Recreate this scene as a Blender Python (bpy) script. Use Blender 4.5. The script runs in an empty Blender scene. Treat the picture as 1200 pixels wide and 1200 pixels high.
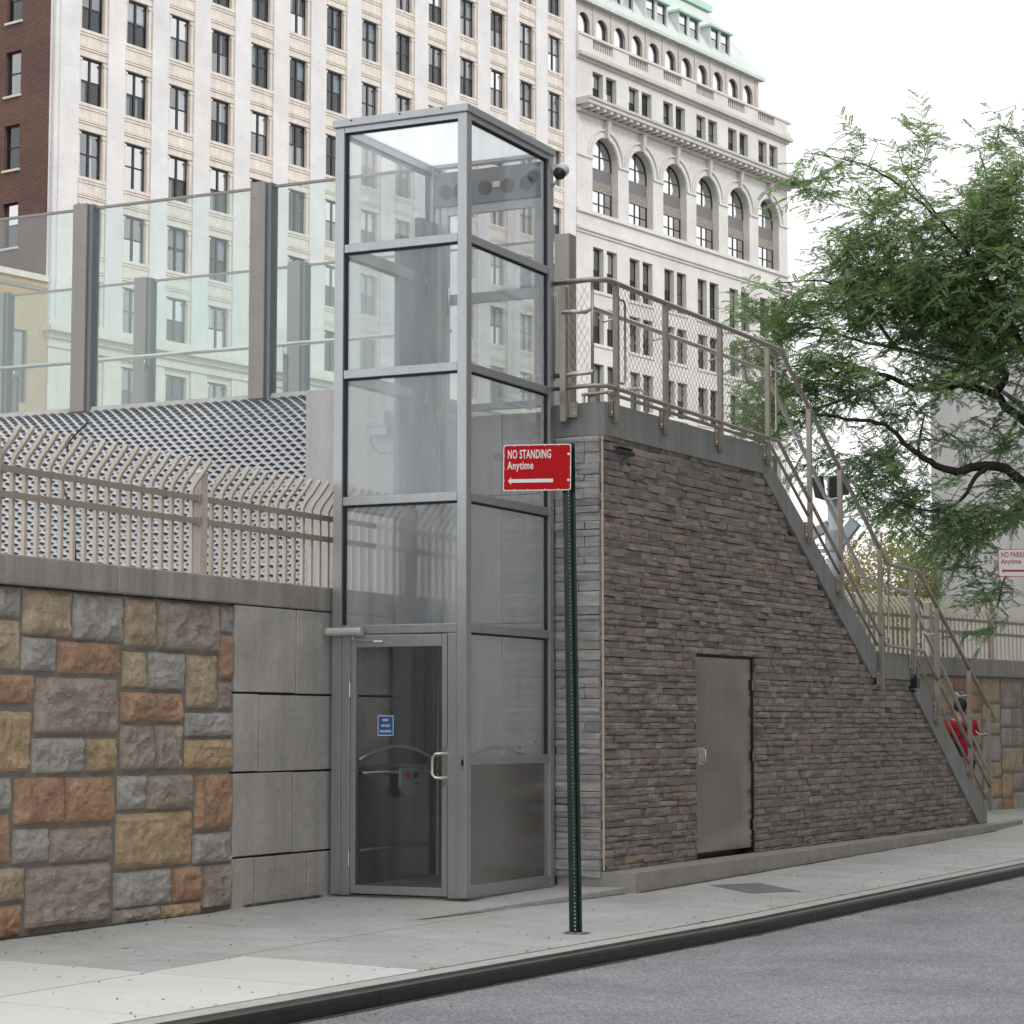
import bpy, math, random
import numpy as np
from mathutils import Vector, Matrix, noise
from mathutils.geometry import tessellate_polygon

random.seed(7); np.random.seed(7)
S = bpy.context.scene
COL = S.collection
R = math.radians

# ------------------------------------------------------------------ camera
cd = bpy.data.cameras.new("camera")
cam = bpy.data.objects.new("camera", cd); COL.objects.link(cam)
cam.location = (8.14, -15.826, 1.346)
cam.rotation_euler = (R(90 + 5.301), R(0.0), R(26.0746))
cd.sensor_width = 36; cd.lens = 2682.55 / 1200 * 36
cd.clip_start = 0.1; cd.clip_end = 3000
S.camera = cam

# ------------------------------------------------------------------ world: bright overcast sky
SUN_EL, SUN_AZ = R(40), R(118)          # azimuth measured from +Y towards +X
w = bpy.data.worlds.new("World"); S.world = w; w.use_nodes = True
nt = w.node_tree; nt.nodes.clear()
o = nt.nodes.new("ShaderNodeOutputWorld"); bg = nt.nodes.new("ShaderNodeBackground")
sky = nt.nodes.new("ShaderNodeTexSky"); sky.sky_type = 'NISHITA'; sky.sun_disc = False
sky.sun_elevation = SUN_EL; sky.sun_rotation = SUN_AZ; sky.dust_density = 4.0
tc = nt.nodes.new("ShaderNodeTexCoord")
cn = nt.nodes.new("ShaderNodeTexNoise"); cn.inputs['Scale'].default_value = 2.2; cn.inputs['Detail'].default_value = 5
cr = nt.nodes.new("ShaderNodeValToRGB")
cr.color_ramp.elements[0].position = 0.3; cr.color_ramp.elements[0].color = (11.3, 11.35, 11.4, 1)
cr.color_ramp.elements[1].position = 0.7; cr.color_ramp.elements[1].color = (12.9, 12.85, 12.75, 1)
mx = nt.nodes.new("ShaderNodeMix"); mx.data_type = 'RGBA'; mx.inputs['Factor'].default_value = 0.93
nt.links.new(tc.outputs['Generated'], cn.inputs['Vector'])
nt.links.new(cn.outputs['Fac'], cr.inputs['Fac'])
nt.links.new(sky.outputs['Color'], mx.inputs[6]); nt.links.new(cr.outputs['Color'], mx.inputs[7])
nt.links.new(mx.outputs[2], bg.inputs['Color']); bg.inputs['Strength'].default_value = 0.1
nt.links.new(bg.outputs[0], o.inputs[0])

# ------------------------------------------------------------------ sun (thin cloud)
sd = bpy.data.lights.new("sun", 'SUN'); sun = bpy.data.objects.new("sun", sd); COL.objects.link(sun)
sd.energy = 1.45; sd.angle = R(14); sd.color = (1.0, 0.98, 0.955)
sdir = Vector((math.sin(SUN_AZ) * math.cos(SUN_EL), math.cos(SUN_AZ) * math.cos(SUN_EL), math.sin(SUN_EL)))
sun.rotation_euler = sdir.to_track_quat('Z', 'Y').to_euler()

# ------------------------------------------------------------------ colour management
S.view_settings.view_transform = 'Standard'; S.view_settings.look = 'None'
S.view_settings.exposure = 0.18; S.view_settings.gamma = 1.0
S.view_settings.use_curve_mapping = False
S.cycles.max_bounces = 10; S.cycles.transparent_max_bounces = 24
S.cycles.caustics_reflective = False; S.cycles.caustics_refractive = False

# ================================================================== materials
def newmat(name):
    m = bpy.data.materials.new(name); m.use_nodes = True
    n = m.node_tree; b = n.nodes["Principled BSDF"]
    return m, n, b

def N(n, t, **kw):
    x = n.nodes.new(t)
    for k, v in kw.items():
        if k in x.inputs: x.inputs[k].default_value = v
        else: setattr(x, k, v)
    return x

def plain(name, col, rough=0.6, metal=0.0, var=0.0, scale=3.0, bump=0.0, bscale=40.0, coords='Object',
          streak=0.0, spots=0.0, tint=False, stretch=(1, 1, 1), spec=0.5, rnd=0.0, stain=0.0):
    """base colour with large-scale mottling, fine grain, optional vertical streaks and per-piece tint"""
    m, n, b = newmat(name); L = n.links.new
    b.inputs['Roughness'].default_value = rough; b.inputs['Metallic'].default_value = metal
    b.inputs['Specular IOR Level'].default_value = spec
    rgb = N(n, "ShaderNodeRGB"); rgb.outputs[0].default_value = (*col, 1)
    cur = rgb.outputs[0]
    geo = N(n, "ShaderNodeTexCoord").outputs[coords]
    if coords == 'Object':
        geo = N(n, "ShaderNodeNewGeometry").outputs['Position']
    mp = N(n, "ShaderNodeMapping"); mp.inputs['Scale'].default_value = stretch
    L(geo, mp.inputs['Vector']); vec = mp.outputs[0]
    def mul(cur, fac_socket, lo, hi):
        r = N(n, "ShaderNodeMapRange"); r.inputs['To Min'].default_value = lo; r.inputs['To Max'].default_value = hi
        r.inputs['From Min'].default_value = .25; r.inputs['From Max'].default_value = .75
        L(fac_socket, r.inputs['Value'])
        x = N(n, "ShaderNodeVectorMath", operation='SCALE'); L(cur, x.inputs[0]); L(r.outputs[0], x.inputs['Scale'])
        return x.outputs[0]
    if var:
        t = N(n, "ShaderNodeTexNoise", Scale=scale, Detail=6.0, Roughness=0.65); L(vec, t.inputs['Vector'])
        cur = mul(cur, t.outputs['Fac'], 1 - var, 1 + var)
        t2 = N(n, "ShaderNodeTexNoise", Scale=scale * 14, Detail=4.0, Roughness=0.7); L(vec, t2.inputs['Vector'])
        cur = mul(cur, t2.outputs['Fac'], 1 - var * .7, 1 + var * .7)
    if streak:
        m2 = N(n, "ShaderNodeMapping"); m2.inputs['Scale'].default_value = (9, 9, .35); L(geo, m2.inputs['Vector'])
        t = N(n, "ShaderNodeTexNoise", Scale=1.0, Detail=5.0, Roughness=.6); L(m2.outputs[0], t.inputs['Vector'])
        cur = mul(cur, t.outputs['Fac'], 1 - streak, 1 + streak * .6)
    if spots:
        t = N(n, "ShaderNodeTexNoise", Scale=scale * 3.1, Detail=8.0, Roughness=.8); L(vec, t.inputs['Vector'])
        r = N(n, "ShaderNodeMapRange"); r.inputs['From Min'].default_value = .56; r.inputs['From Max'].default_value = .72
        r.inputs['To Min'].default_value = 1; r.inputs['To Max'].default_value = 1 - spots
        L(t.outputs['Fac'], r.inputs['Value'])
        x = N(n, "ShaderNodeVectorMath", operation='SCALE'); L(cur, x.inputs[0]); L(r.outputs[0], x.inputs['Scale'])
        cur = x.outputs[0]
    if stain:
        t = N(n, "ShaderNodeTexNoise", Scale=.55, Detail=6.0, Roughness=.62); L(vec, t.inputs['Vector'])
        r = N(n, "ShaderNodeMapRange"); r.inputs['From Min'].default_value = .54; r.inputs['From Max'].default_value = .74; r.inputs['To Max'].default_value = stain; L(t.outputs['Fac'], r.inputs['Value'])
        x = N(n, "ShaderNodeMix"); x.data_type = 'RGBA'; x.inputs[7].default_value = (.36, .27, .17, 1); L(r.outputs[0], x.inputs['Factor']); L(cur, x.inputs[6]); cur = x.outputs[2]
    if tint:
        a = N(n, "ShaderNodeAttribute", attribute_name="tint")
        x = N(n, "ShaderNodeVectorMath", operation='MULTIPLY'); L(cur, x.inputs[0]); L(a.outputs['Color'], x.inputs[1])
        cur = x.outputs[0]
    if rnd:
        a = N(n, "ShaderNodeObjectInfo")
        r = N(n, "ShaderNodeMapRange"); r.inputs['To Min'].default_value = 1 - rnd; r.inputs['To Max'].default_value = 1 + rnd
        L(a.outputs['Random'], r.inputs['Value'])
        x = N(n, "ShaderNodeVectorMath", operation='SCALE'); L(cur, x.inputs[0]); L(r.outputs[0], x.inputs['Scale'])
        cur = x.outputs[0]
    L(cur, b.inputs['Base Color'])
    if bump:
        t = N(n, "ShaderNodeTexNoise", Scale=bscale, Detail=6.0, Roughness=.7); L(vec, t.inputs['Vector'])
        bp = N(n, "ShaderNodeBump", Strength=min(1.0, bump), Distance=.01 * max(1, bump)); L(t.outputs['Fac'], bp.inputs['Height'])
        L(bp.outputs[0], b.inputs['Normal'])
    return m

def brickmat(name, c1, c2, mortar, bw, bh, msize, axes, rough=.8, bump=.3, var=.15):
    """courses too small in view to model; axes picks which object coordinates run along / up the wall"""
    m, n, b = newmat(name); L = n.links.new
    b.inputs['Roughness'].default_value = rough
    tcn = N(n, "ShaderNodeTexCoord"); sep = N(n, "ShaderNodeSeparateXYZ"); L(tcn.outputs['Object'], sep.inputs[0])
    cmb = N(n, "ShaderNodeCombineXYZ"); L(sep.outputs[axes[0]], cmb.inputs[0]); L(sep.outputs[axes[1]], cmb.inputs[1])
    br = N(n, "ShaderNodeTexBrick"); L(cmb.outputs[0], br.inputs['Vector'])
    br.inputs['Color1'].default_value = (*c1, 1); br.inputs['Color2'].default_value = (*c2, 1); br.inputs['Mortar'].default_value = (*mortar, 1)
    br.inputs['Scale'].default_value = 1; br.inputs['Brick Width'].default_value = bw; br.inputs['Row Height'].default_value = bh
    br.inputs['Mortar Size'].default_value = msize
    t = N(n, "ShaderNodeTexNoise", Scale=.35, Detail=7.0, Roughness=.7); L(tcn.outputs['Object'], t.inputs['Vector'])
    r = N(n, "ShaderNodeMapRange"); r.inputs['From Min'].default_value = .3; r.inputs['From Max'].default_value = .7
    r.inputs['To Min'].default_value = 1 - var; r.inputs['To Max'].default_value = 1 + var; L(t.outputs['Fac'], r.inputs['Value'])
    x = N(n, "ShaderNodeVectorMath", operation='SCALE'); L(br.outputs['Color'], x.inputs[0]); L(r.outputs[0], x.inputs['Scale'])
    L(x.outputs[0], b.inputs['Base Color'])
    bp = N(n, "ShaderNodeBump", Strength=bump, Distance=.01); bp.invert = True; L(br.outputs['Fac'], bp.inputs['Height']); L(bp.outputs[0], b.inputs['Normal'])
    return m

def glassmat(name, tint, haze=0.0, hazecol=(.75, .78, .8), rough=.02, refl=1.0, smear=0.0):
    """thin architectural glass: clear with a reflection that grows towards grazing, plus pale haze"""
    m, n, b = newmat(name); L = n.links.new; out = n.nodes["Material Output"]; n.nodes.remove(b)
    tr = N(n, "ShaderNodeBsdfTransparent"); tr.inputs[0].default_value = (*tint, 1)
    df = N(n, "ShaderNodeBsdfDiffuse"); df.inputs[0].default_value = (*hazecol, 1)
    gl = N(n, "ShaderNodeBsdfGlossy"); gl.inputs['Roughness'].default_value = rough
    m1 = N(n, "ShaderNodeMixShader"); m1.inputs[0].default_value = haze
    if smear:
        g = N(n, "ShaderNodeNewGeometry"); mp = N(n, "ShaderNodeMapping"); mp.inputs['Scale'].default_value = (5, 5, .8); L(g.outputs['Position'], mp.inputs['Vector'])
        t = N(n, "ShaderNodeTexNoise", Scale=1.0, Detail=6.0, Roughness=.65); L(mp.outputs[0], t.inputs['Vector'])
        r = N(n, "ShaderNodeMapRange"); r.inputs['From Min'].default_value = .35; r.inputs['From Max'].default_value = .7
        r.inputs['To Min'].default_value = max(0, haze - smear); r.inputs['To Max'].default_value = haze + smear
        L(t.outputs['Fac'], r.inputs['Value']); L(r.outputs[0], m1.inputs[0])
    L(tr.outputs[0], m1.inputs[1]); L(df.outputs[0], m1.inputs[2])
    fr = N(n, "ShaderNodeFresnel"); gb = N(n, "ShaderNodeNewGeometry"); ir = N(n, "ShaderNodeMapRange")   # same index from both sides of a thin sheet
    ir.inputs['To Min'].default_value = 1.5; ir.inputs['To Max'].default_value = 1 / 1.5
    L(gb.outputs['Backfacing'], ir.inputs['Value']); L(ir.outputs[0], fr.inputs['IOR'])
    ml = N(n, "ShaderNodeMath", operation='MULTIPLY'); ml.inputs[1].default_value = refl; ml.use_clamp = True; L(fr.outputs[0], ml.inputs[0])
    m2 = N(n, "ShaderNodeMixShader"); L(ml.outputs[0], m2.inputs[0]); L(m1.outputs[0], m2.inputs[1]); L(gl.outputs[0], m2.inputs[2])
    L(m2.outputs[0], out.inputs[0])
    return m

M = {}
M['steel'] = plain('grey_anodised_aluminium', (.45, .47, .49), .36, .7, var=.07, scale=2, bump=.05, bscale=200, streak=.08)
M['steel_dark'] = plain('dark_gasket', (.02, .021, .023), .6)
M['mast'] = plain('dark_mast_steel', (.20, .225, .25), .5, .3, var=.1, scale=2)
M['stainless'] = plain('brushed_stainless', (.62, .61, .59), .28, 1.0, var=.05, scale=3, bump=.04, bscale=250)
M['bronze'] = plain('weathered_stainless_rail', (.42, .375, .325), .36, .85, var=.12, scale=5, bump=.06, bscale=150, streak=.1)
M['doorplate'] = plain('brushed_steel_door', (.40, .37, .34), .20, 1.0, var=.08, scale=.9, streak=.10)
M['screenpost'] = plain('grey_bronze_post', (.31, .288, .265), .5, .35, var=.08, scale=3, streak=.12)
M['fence'] = plain('beige_fence_paint', (.66, .60, .525), .5, .05, var=.08, scale=6, bump=.05, bscale=90, streak=.1)
M['fence_rail'] = plain('beige_fence_rail', (.42, .36, .30), .5, .05, var=.1, scale=5, streak=.08)
M['concrete'] = plain('retaining_concrete', (0.539, 0.517, 0.490), .85, var=.20, scale=2.2, bump=.45, bscale=90, streak=.14, spots=.24)
M['coping'] = plain('coping_concrete', (0.418, 0.396, 0.369), .85, var=.16, scale=2.5, bump=.35, bscale=110, streak=.30, spots=.2)
M['abut'] = plain('pale_concrete', (.55, .545, .53), .8, var=.1, scale=1.8, bump=.2, bscale=90, streak=.12)
M['backwall'] = plain('grey_wall_concrete', (.66, .67, .68), .8, var=.08, scale=1.8, bump=.2, bscale=90, streak=.05)
M['plinth'] = plain('plinth_concrete', (.38, .36, .33), .85, var=.16, scale=4, bump=.3, bscale=100, streak=.12, spots=.2)
M['stringer'] = plain('grey_stair_stringer', (.30, .305, .30), .6, .1, var=.12, scale=2.5, bump=.12, bscale=90, streak=.22)
M['mortar'] = plain('grey_mortar', (.26, .245, .225), .9, var=.2, scale=9, bump=.4, bscale=150)
M['mortar_dark'] = plain('veneer_dark_joint', (.07, .065, .06), .9, var=.2, scale=9)
M['stoneG'] = plain('grey_ashlar', (0.495, 0.471, 0.446), .85, var=.34, scale=4, bump=1.4, bscale=40, spots=.5, streak=.15)
M['stoneY'] = plain('tan_ashlar', (0.583, 0.435, 0.270), .85, var=.34, scale=4, bump=1.4, bscale=40, spots=.5, streak=.15)
M['stoneT'] = plain('buff_ashlar', (0.539, 0.440, 0.314), .85, var=.34, scale=4, bump=1.4, bscale=40, spots=.5, streak=.15)
M['stoneO'] = plain('rust_ashlar', (0.517, 0.330, 0.220), .85, var=.34, scale=4, bump=1.4, bscale=40, spots=.5, streak=.15)
M['stoneB'] = plain('brown_grey_ashlar', (0.440, 0.374, 0.319), .85, var=.34, scale=4, bump=1.4, bscale=40, spots=.5, streak=.15)
M['veneer'] = plain('ledger_stone', (0.339, 0.292, 0.270), .85, var=.30, scale=7, bump=1.3, bscale=55, tint=True, stretch=(1, 1, 2.4))
M['sidewalk'] = plain('sidewalk_concrete', (.485, .487, .48), .85, var=.2, scale=1.2, bump=.25, bscale=160, spots=.22, rnd=.05, stain=.45)
M['newslab'] = plain('fresh_sidewalk_concrete', (.70, .70, .685), .85, var=.06, scale=1.5, bump=.15, bscale=160, rnd=.03)
M['joint'] = plain('sidewalk_joint', (.12, .113, .10), .9, var=.2, scale=6)
M['kerbtop'] = plain('kerb_concrete', (.50, .49, .465), .85, var=.16, scale=4, bump=.25, bscale=120, spots=.2)
M['kerbface'] = plain('steel_kerb_facing', (.055, .050, .048), .33, .6, var=.3, scale=4, bump=.15, bscale=80)
M['hatch'] = plain('utility_cover_iron', (.23, .235, .235), .6, .3, var=.15, scale=8, bump=.3, bscale=80)
M['glass'] = glassmat('lift_glass', (.975, .982, .986), .075, (.85, .88, .90), .02, 1.5, .045)
M['glass_hazy'] = glassmat('hazy_lift_glass', (.96, .97, .975), .15, (.88, .91, .94), .04, 1.6, .07)  # pale haze: dust plus bright sky reflection put into the colour
M['glass_door'] = glassmat('door_glass', (.92, .92, .92), .03, (.5, .5, .5), .03, .6, .02)
M['glass_green'] = glassmat('screen_glass', (.925, .968, .958), .045, (.64, .76, .75), .02, 1.3, .015)
M['win_glass'] = glassmat('window_glass', (.84, .87, .9), .0, (.5, .5, .5), .03, 4.5)
M['win_dark'] = glassmat('dark_window_glass', (.70, .74, .78), .0, (.5, .5, .5), .03, 1.6)
M['mirror_glass'] = glassmat('bright_window_glass', (.6, .65, .7), .0, (.5, .5, .5), .03, 14.0)
M['panel'] = plain('brushed_lift_panel', (.36, .35, .335), .27, 1.0, var=.10, scale=.9, streak=.05)
M['white'] = plain('white_enamel', (.78, .78, .76), .4)
M['red'] = plain('red_sign_sheet', (.46, .003, .008), .5, var=.06, scale=8, spec=.15)
M['redink'] = plain('red_ink', (.45, .02, .02), .5)
M['blue'] = plain('blue_placard', (.025, .11, .36), .45)
M['signgreen'] = plain('green_sign_post', (.017, .036, .031), .26, .6, var=.3, scale=6, streak=.25)
M['black'] = plain('black_plastic', (.018, .018, .02), .4)
M['camwhite'] = plain('camera_housing', (.70, .71, .72), .3)
M['galv'] = plain('galvanised_pole', (.40, .45, .47), .45, .5, var=.1, scale=4, streak=.12)
M['bark'] = plain('dark_bark', (.040, .032, .026), .9, var=.35, scale=9, bump=.8, bscale=40)
M['bark2'] = plain('grey_bark', (.16, .13, .11), .9, var=.3, scale=6, bump=.5, bscale=30)

def leafmat(name, a, b_, c):
    m, n, b = newmat(name); L = n.links.new; out = n.nodes["Material Output"]; n.nodes.remove(b)
    at = N(n, "ShaderNodeAttribute", attribute_name="tint")
    cr = N(n, "ShaderNodeValToRGB"); e = cr.color_ramp.elements
    e[0].color = (*a, 1); e[1].color = (*c, 1); x = e.new(.5); x.color = (*b_, 1)
    L(at.outputs['Fac'], cr.inputs['Fac'])
    df = N(n, "ShaderNodeBsdfDiffuse"); tl = N(n, "ShaderNodeBsdfTranslucent"); gs = N(n, "ShaderNodeBsdfGlossy"); gs.inputs['Roughness'].default_value = .45
    L(cr.outputs[0], df.inputs[0])
    hs = N(n, "ShaderNodeHueSaturation", Saturation=1.15, Value=1.5); L(cr.outputs[0], hs.inputs['Color']); L(hs.outputs[0], tl.inputs[0])
    m1 = N(n, "ShaderNodeMixShader"); m1.inputs[0].default_value = .42; L(df.outputs[0], m1.inputs[1]); L(tl.outputs[0], m1.inputs[2])
    m2 = N(n, "ShaderNodeMixShader"); m2.inputs[0].default_value = .05; L(m1.outputs[0], m2.inputs[1]); L(gs.outputs[0], m2.inputs[2])
    L(m2.outputs[0], out.inputs[0])
    return m
M['leaf'] = leafmat('locust_leaf', (.125, .20, .10), (.19, .29, .135), (.29, .40, .16))
M['fall'] = leafmat('autumn_leaf', (.27, .31, .14), (.35, .34, .16), (.40, .29, .17))
M['fallgreen'] = leafmat('fading_green_leaf', (.22, .30, .14), (.31, .37, .17), (.42, .42, .20))
M['whitebrick'] = brickmat('white_glazed_brick', (.665, .655, .65), (.63, .62, .615), (.60, .585, .575), .42, .11, .012, (0, 2), .55, .12, .13)
M['limestone'] = plain('warm_terracotta_trim', (.67, .61, .54), .7, var=.12, scale=1.4, bump=.2, bscale=10, streak=.2, spots=.12)
M['limeB'] = plain('pale_limestone', (.61, .59, .565), .75, var=.12, scale=.35, bump=.15, bscale=8, streak=.05, spots=.12)
M['limeB2'] = plain('weathered_limestone', (.52, .485, .445), .75, var=.16, scale=.6, bump=.2, bscale=8, streak=.14)
M['redbrick'] = brickmat('red_brown_brick', (.130, .058, .042), (.095, .046, .036), (.15, .095, .08), .42, .13, .018, (1, 2), .85, .4, .22)
M['tanbrick'] = brickmat('tan_brick', (.45, .30, .165), (.39, .25, .13), (.42, .32, .20), .42, .13, .015, (0, 2), .85, .3, .18)
M['frame'] = plain('black_window_frame', (.022, .024, .028), .4)
M['room'] = plain('dark_room', (.03, .032, .036), .9)
M['curtain'] = plain('pale_curtain', (.82, .81, .78), .9)
M['copper'] = plain('green_copper', (.53, .585, .555), .7, var=.1, scale=.6, streak=.1)
M['copper2'] = plain('bright_green_copper', (.43, .60, .52), .65, var=.1, scale=.6)
M['greyledge'] = plain('weathered_grey_green_ledge', (.44, .47, .42), .7, var=.15, scale=1)
M['spandrelmetal'] = plain('grey_arch_panel', (.16, .155, .16), .6, var=.08, scale=1)
M['ornament'] = plain('ornamented_band', (.25, .225, .195), .7, var=.4, scale=6)
M['tower'] = plain('pale_grey_tower_concrete', (.46, .455, .455), .85, var=.06, scale=.25, bump=.2, bscale=14, streak=.06)
M['palesteel'] = plain('pale_tower_cladding', (.80, .83, .86), .4)

# asphalt
m, n, b = newmat('asphalt'); M['asphalt'] = m; L = n.links.new; b.inputs['Roughness'].default_value = .9
g = N(n, "ShaderNodeNewGeometry")
vo = N(n, "ShaderNodeTexVoronoi", Scale=95.0); L(g.outputs['Position'], vo.inputs['Vector'])
t1 = N(n, "ShaderNodeTexNoise", Scale=.9, Detail=7.0, Roughness=.7); L(g.outputs['Position'], t1.inputs['Vector'])
r1 = N(n, "ShaderNodeMapRange"); r1.inputs['From Min'].default_value = .3; r1.inputs['From Max'].default_value = .7; r1.inputs['To Min'].default_value = .70; r1.inputs['To Max'].default_value = 1.15; L(t1.outputs['Fac'], r1.inputs['Value'])
rp = N(n, "ShaderNodeValToRGB"); rp.color_ramp.elements[0].color = (.15, .155, .165, 1); rp.color_ramp.elements[1].color = (.43, .44, .46, 1)
sp = N(n, "ShaderNodeSeparateColor"); L(vo.outputs['Color'], sp.inputs[0]); L(sp.outputs[0], rp.inputs['Fac'])
x = N(n, "ShaderNodeVectorMath", operation='SCALE'); L(rp.outputs[0], x.inputs[0]); L(r1.outputs[0], x.inputs['Scale']); L(x.outputs[0], b.inputs['Base Color'])
bp = N(n, "ShaderNodeBump", Strength=.6, Distance=.008); L(vo.outputs['Distance'], bp.inputs['Height']); L(bp.outputs[0], b.inputs['Normal'])

# translucent roof of the lift: milky sheet that passes sky light
m, n, b = newmat('milky_roof_sheet'); M['roofsheet'] = m; L = n.links.new; n.nodes.remove(b)
tl = N(n, "ShaderNodeBsdfTranslucent"); tl.inputs[0].default_value = (.95, .96, .97, 1)
df = N(n, "ShaderNodeBsdfTransparent"); df.inputs[0].default_value = (.95, .96, .97, 1)
mm = N(n, "ShaderNodeMixShader"); mm.inputs[0].default_value = .12; L(tl.outputs[0], mm.inputs[1]); L(df.outputs[0], mm.inputs[2]); L(mm.outputs[0], n.nodes["Material Output"].inputs[0])

# ================================================================== mesh helpers
class MB:
    def __init__(s): s.v = []; s.f = []; s.t = []; s.cur = (1, 1, 1)
    def quad(s, a, b, c, d): k = len(s.v); s.v += [tuple(a), tuple(b), tuple(c), tuple(d)]; s.f.append((k, k+1, k+2, k+3)); s.t.append(s.cur); return s
    def tri(s, a, b, c): k = len(s.v); s.v += [tuple(a), tuple(b), tuple(c)]; s.f.append((k, k+1, k+2)); s.t.append(s.cur); return s
    def box(s, x0, x1, y0, y1, z0, z1):
        return s.hexa([(x0, y0, z0), (x1, y0, z0), (x1, y1, z0), (x0, y1, z0), (x0, y0, z1), (x1, y0, z1), (x1, y1, z1), (x0, y1, z1)])
    def hexa(s, p):
        k = len(s.v); s.v += [tuple(q) for q in p]
        for f in ((0, 3, 2, 1), (4, 5, 6, 7), (0, 1, 5, 4), (1, 2, 6, 5), (2, 3, 7, 6), (3, 0, 4, 7)):
            s.f.append(tuple(k + i for i in f)); s.t.append(s.cur)
        return s
    def beam(s, a, b, wd, hd, up=(0, 0, 1)):
        """rectangular bar from a to b, wd across, hd along 'up'"""
        a = Vector(a); b = Vector(b); d = (b - a).normalized(); u = Vector(up); sd = d.cross(u)
        if sd.length < 1e-6: sd = d.cross(Vector((1, 0, 0)))
        sd.normalize(); u = sd.cross(d).normalized(); sd *= wd / 2; u *= hd / 2
        return s.hexa([a - sd - u, a + sd - u, b + sd - u, b - sd - u, a - sd + u, a + sd + u, b + sd + u, b - sd + u])
    def tube(s, pts, r, seg=8, cap=True):
        pts = [Vector(p) for p in pts]; rs = r if isinstance(r, (list, tuple)) else [r] * len(pts)
        k0 = len(s.v); nrm = None
        for i, p in enumerate(pts):
            d = (pts[min(i + 1, len(pts) - 1)] - pts[max(i - 1, 0)]).normalized()
            if nrm is None:
                nrm = d.orthogonal().normalized()
            else:
                nrm = (nrm - d * nrm.dot(d)); nrm = nrm.normalized() if nrm.length > 1e-6 else d.orthogonal().normalized()
            bi = d.cross(nrm)
            for j in range(seg):
                a = 2 * math.pi * j / seg; s.v.append(tuple(p + (nrm * math.cos(a) + bi * math.sin(a)) * rs[i]))
        for i in range(len(pts) - 1):
            for j in range(seg):
                a = k0 + i * seg + j; b = k0 + i * seg + (j + 1) % seg
                s.f.append((a, b, b + seg, a + seg)); s.t.append(s.cur)
        if cap:
            s.f.append(tuple(k0 + j for j in range(seg))[::-1]); s.t.append(s.cur)
            e = k0 + (len(pts) - 1) * seg; s.f.append(tuple(e + j for j in range(seg))); s.t.append(s.cur)
        return s
    def sphere(s, c, r, seg=10, rings=6, sc=(1, 1, 1)):
        k0 = len(s.v)
        for i in range(rings + 1):
            ph = math.pi * i / rings
            for j in range(seg):
                a = 2 * math.pi * j / seg
                s.v.append((c[0] + r * sc[0] * math.sin(ph) * math.cos(a), c[1] + r * sc[1] * math.sin(ph) * math.sin(a), c[2] + r * sc[2] * math.cos(ph)))
        for i in range(rings):
            for j in range(seg):
                a = k0 + i * seg + j; b = k0 + i * seg + (j + 1) % seg
                s.f.append((a, a + seg, b + seg, b)); s.t.append(s.cur)
        return s
    def prism(s, poly, y0, y1):
        """polygon in x-z extruded along y"""
        tris = tessellate_polygon([[Vector((p[0], p[1], 0)) for p in poly]]); k = len(s.v); nn = len(poly)
        s.v += [(p[0], y0, p[1]) for p in poly] + [(p[0], y1, p[1]) for p in poly]
        for t in tris:
            s.f.append((k + t[0], k + t[1], k + t[2])); s.t.append(s.cur); s.f.append((k + nn + t[2], k + nn + t[1], k + nn + t[0])); s.t.append(s.cur)
        for i in range(nn):
            j = (i + 1) % nn; s.f.append((k + i, k + j, k + nn + j, k + nn + i)); s.t.append(s.cur)
        return s
    def holed(s, outer, holes, y, depth):
        """wall face in x-z at y with openings and their reveals running back by depth"""
        loops = [outer] + holes; flat = [p for l in loops for p in l]
        tris = tessellate_polygon([[Vector((p[0], p[1], 0)) for p in l] for l in loops]); k = len(s.v)
        s.v += [(p[0], y, p[1]) for p in flat]
        for t in tris: s.f.append((k + t[0], k + t[1], k + t[2])); s.t.append(s.cur)
        for h in holes:
            for i in range(len(h)):
                a, b = h[i], h[(i + 1) % len(h)]
                s.quad((a[0], y, a[1]), (b[0], y, b[1]), (b[0], y + depth, b[1]), (a[0], y + depth, a[1]))
        return s
    def mesh(s, name, mat, smooth=False, tint=False, fix=True):
        me = bpy.data.meshes.new(name); me.from_pydata(s.v, [], s.f)
        if tint:
            at = me.attributes.new("tint", 'FLOAT_COLOR', 'FACE')
            at.data.foreach_set("color", [c for t in s.t for c in (*t, 1.0)])
        me.materials.append(mat)
        if fix:
            import bmesh
            bm = bmesh.new(); bm.from_mesh(me); bmesh.ops.recalc_face_normals(bm, faces=bm.faces); bm.to_mesh(me); bm.free()
        if smooth: me.polygons.foreach_set("use_smooth", [True] * len(me.polygons))
        me.update(); return me
    def build(s, name, mat, parent=None, smooth=False, tint=False, fix=True):
        return link(name, s.mesh(name, mat, smooth, tint, fix), parent)

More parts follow.
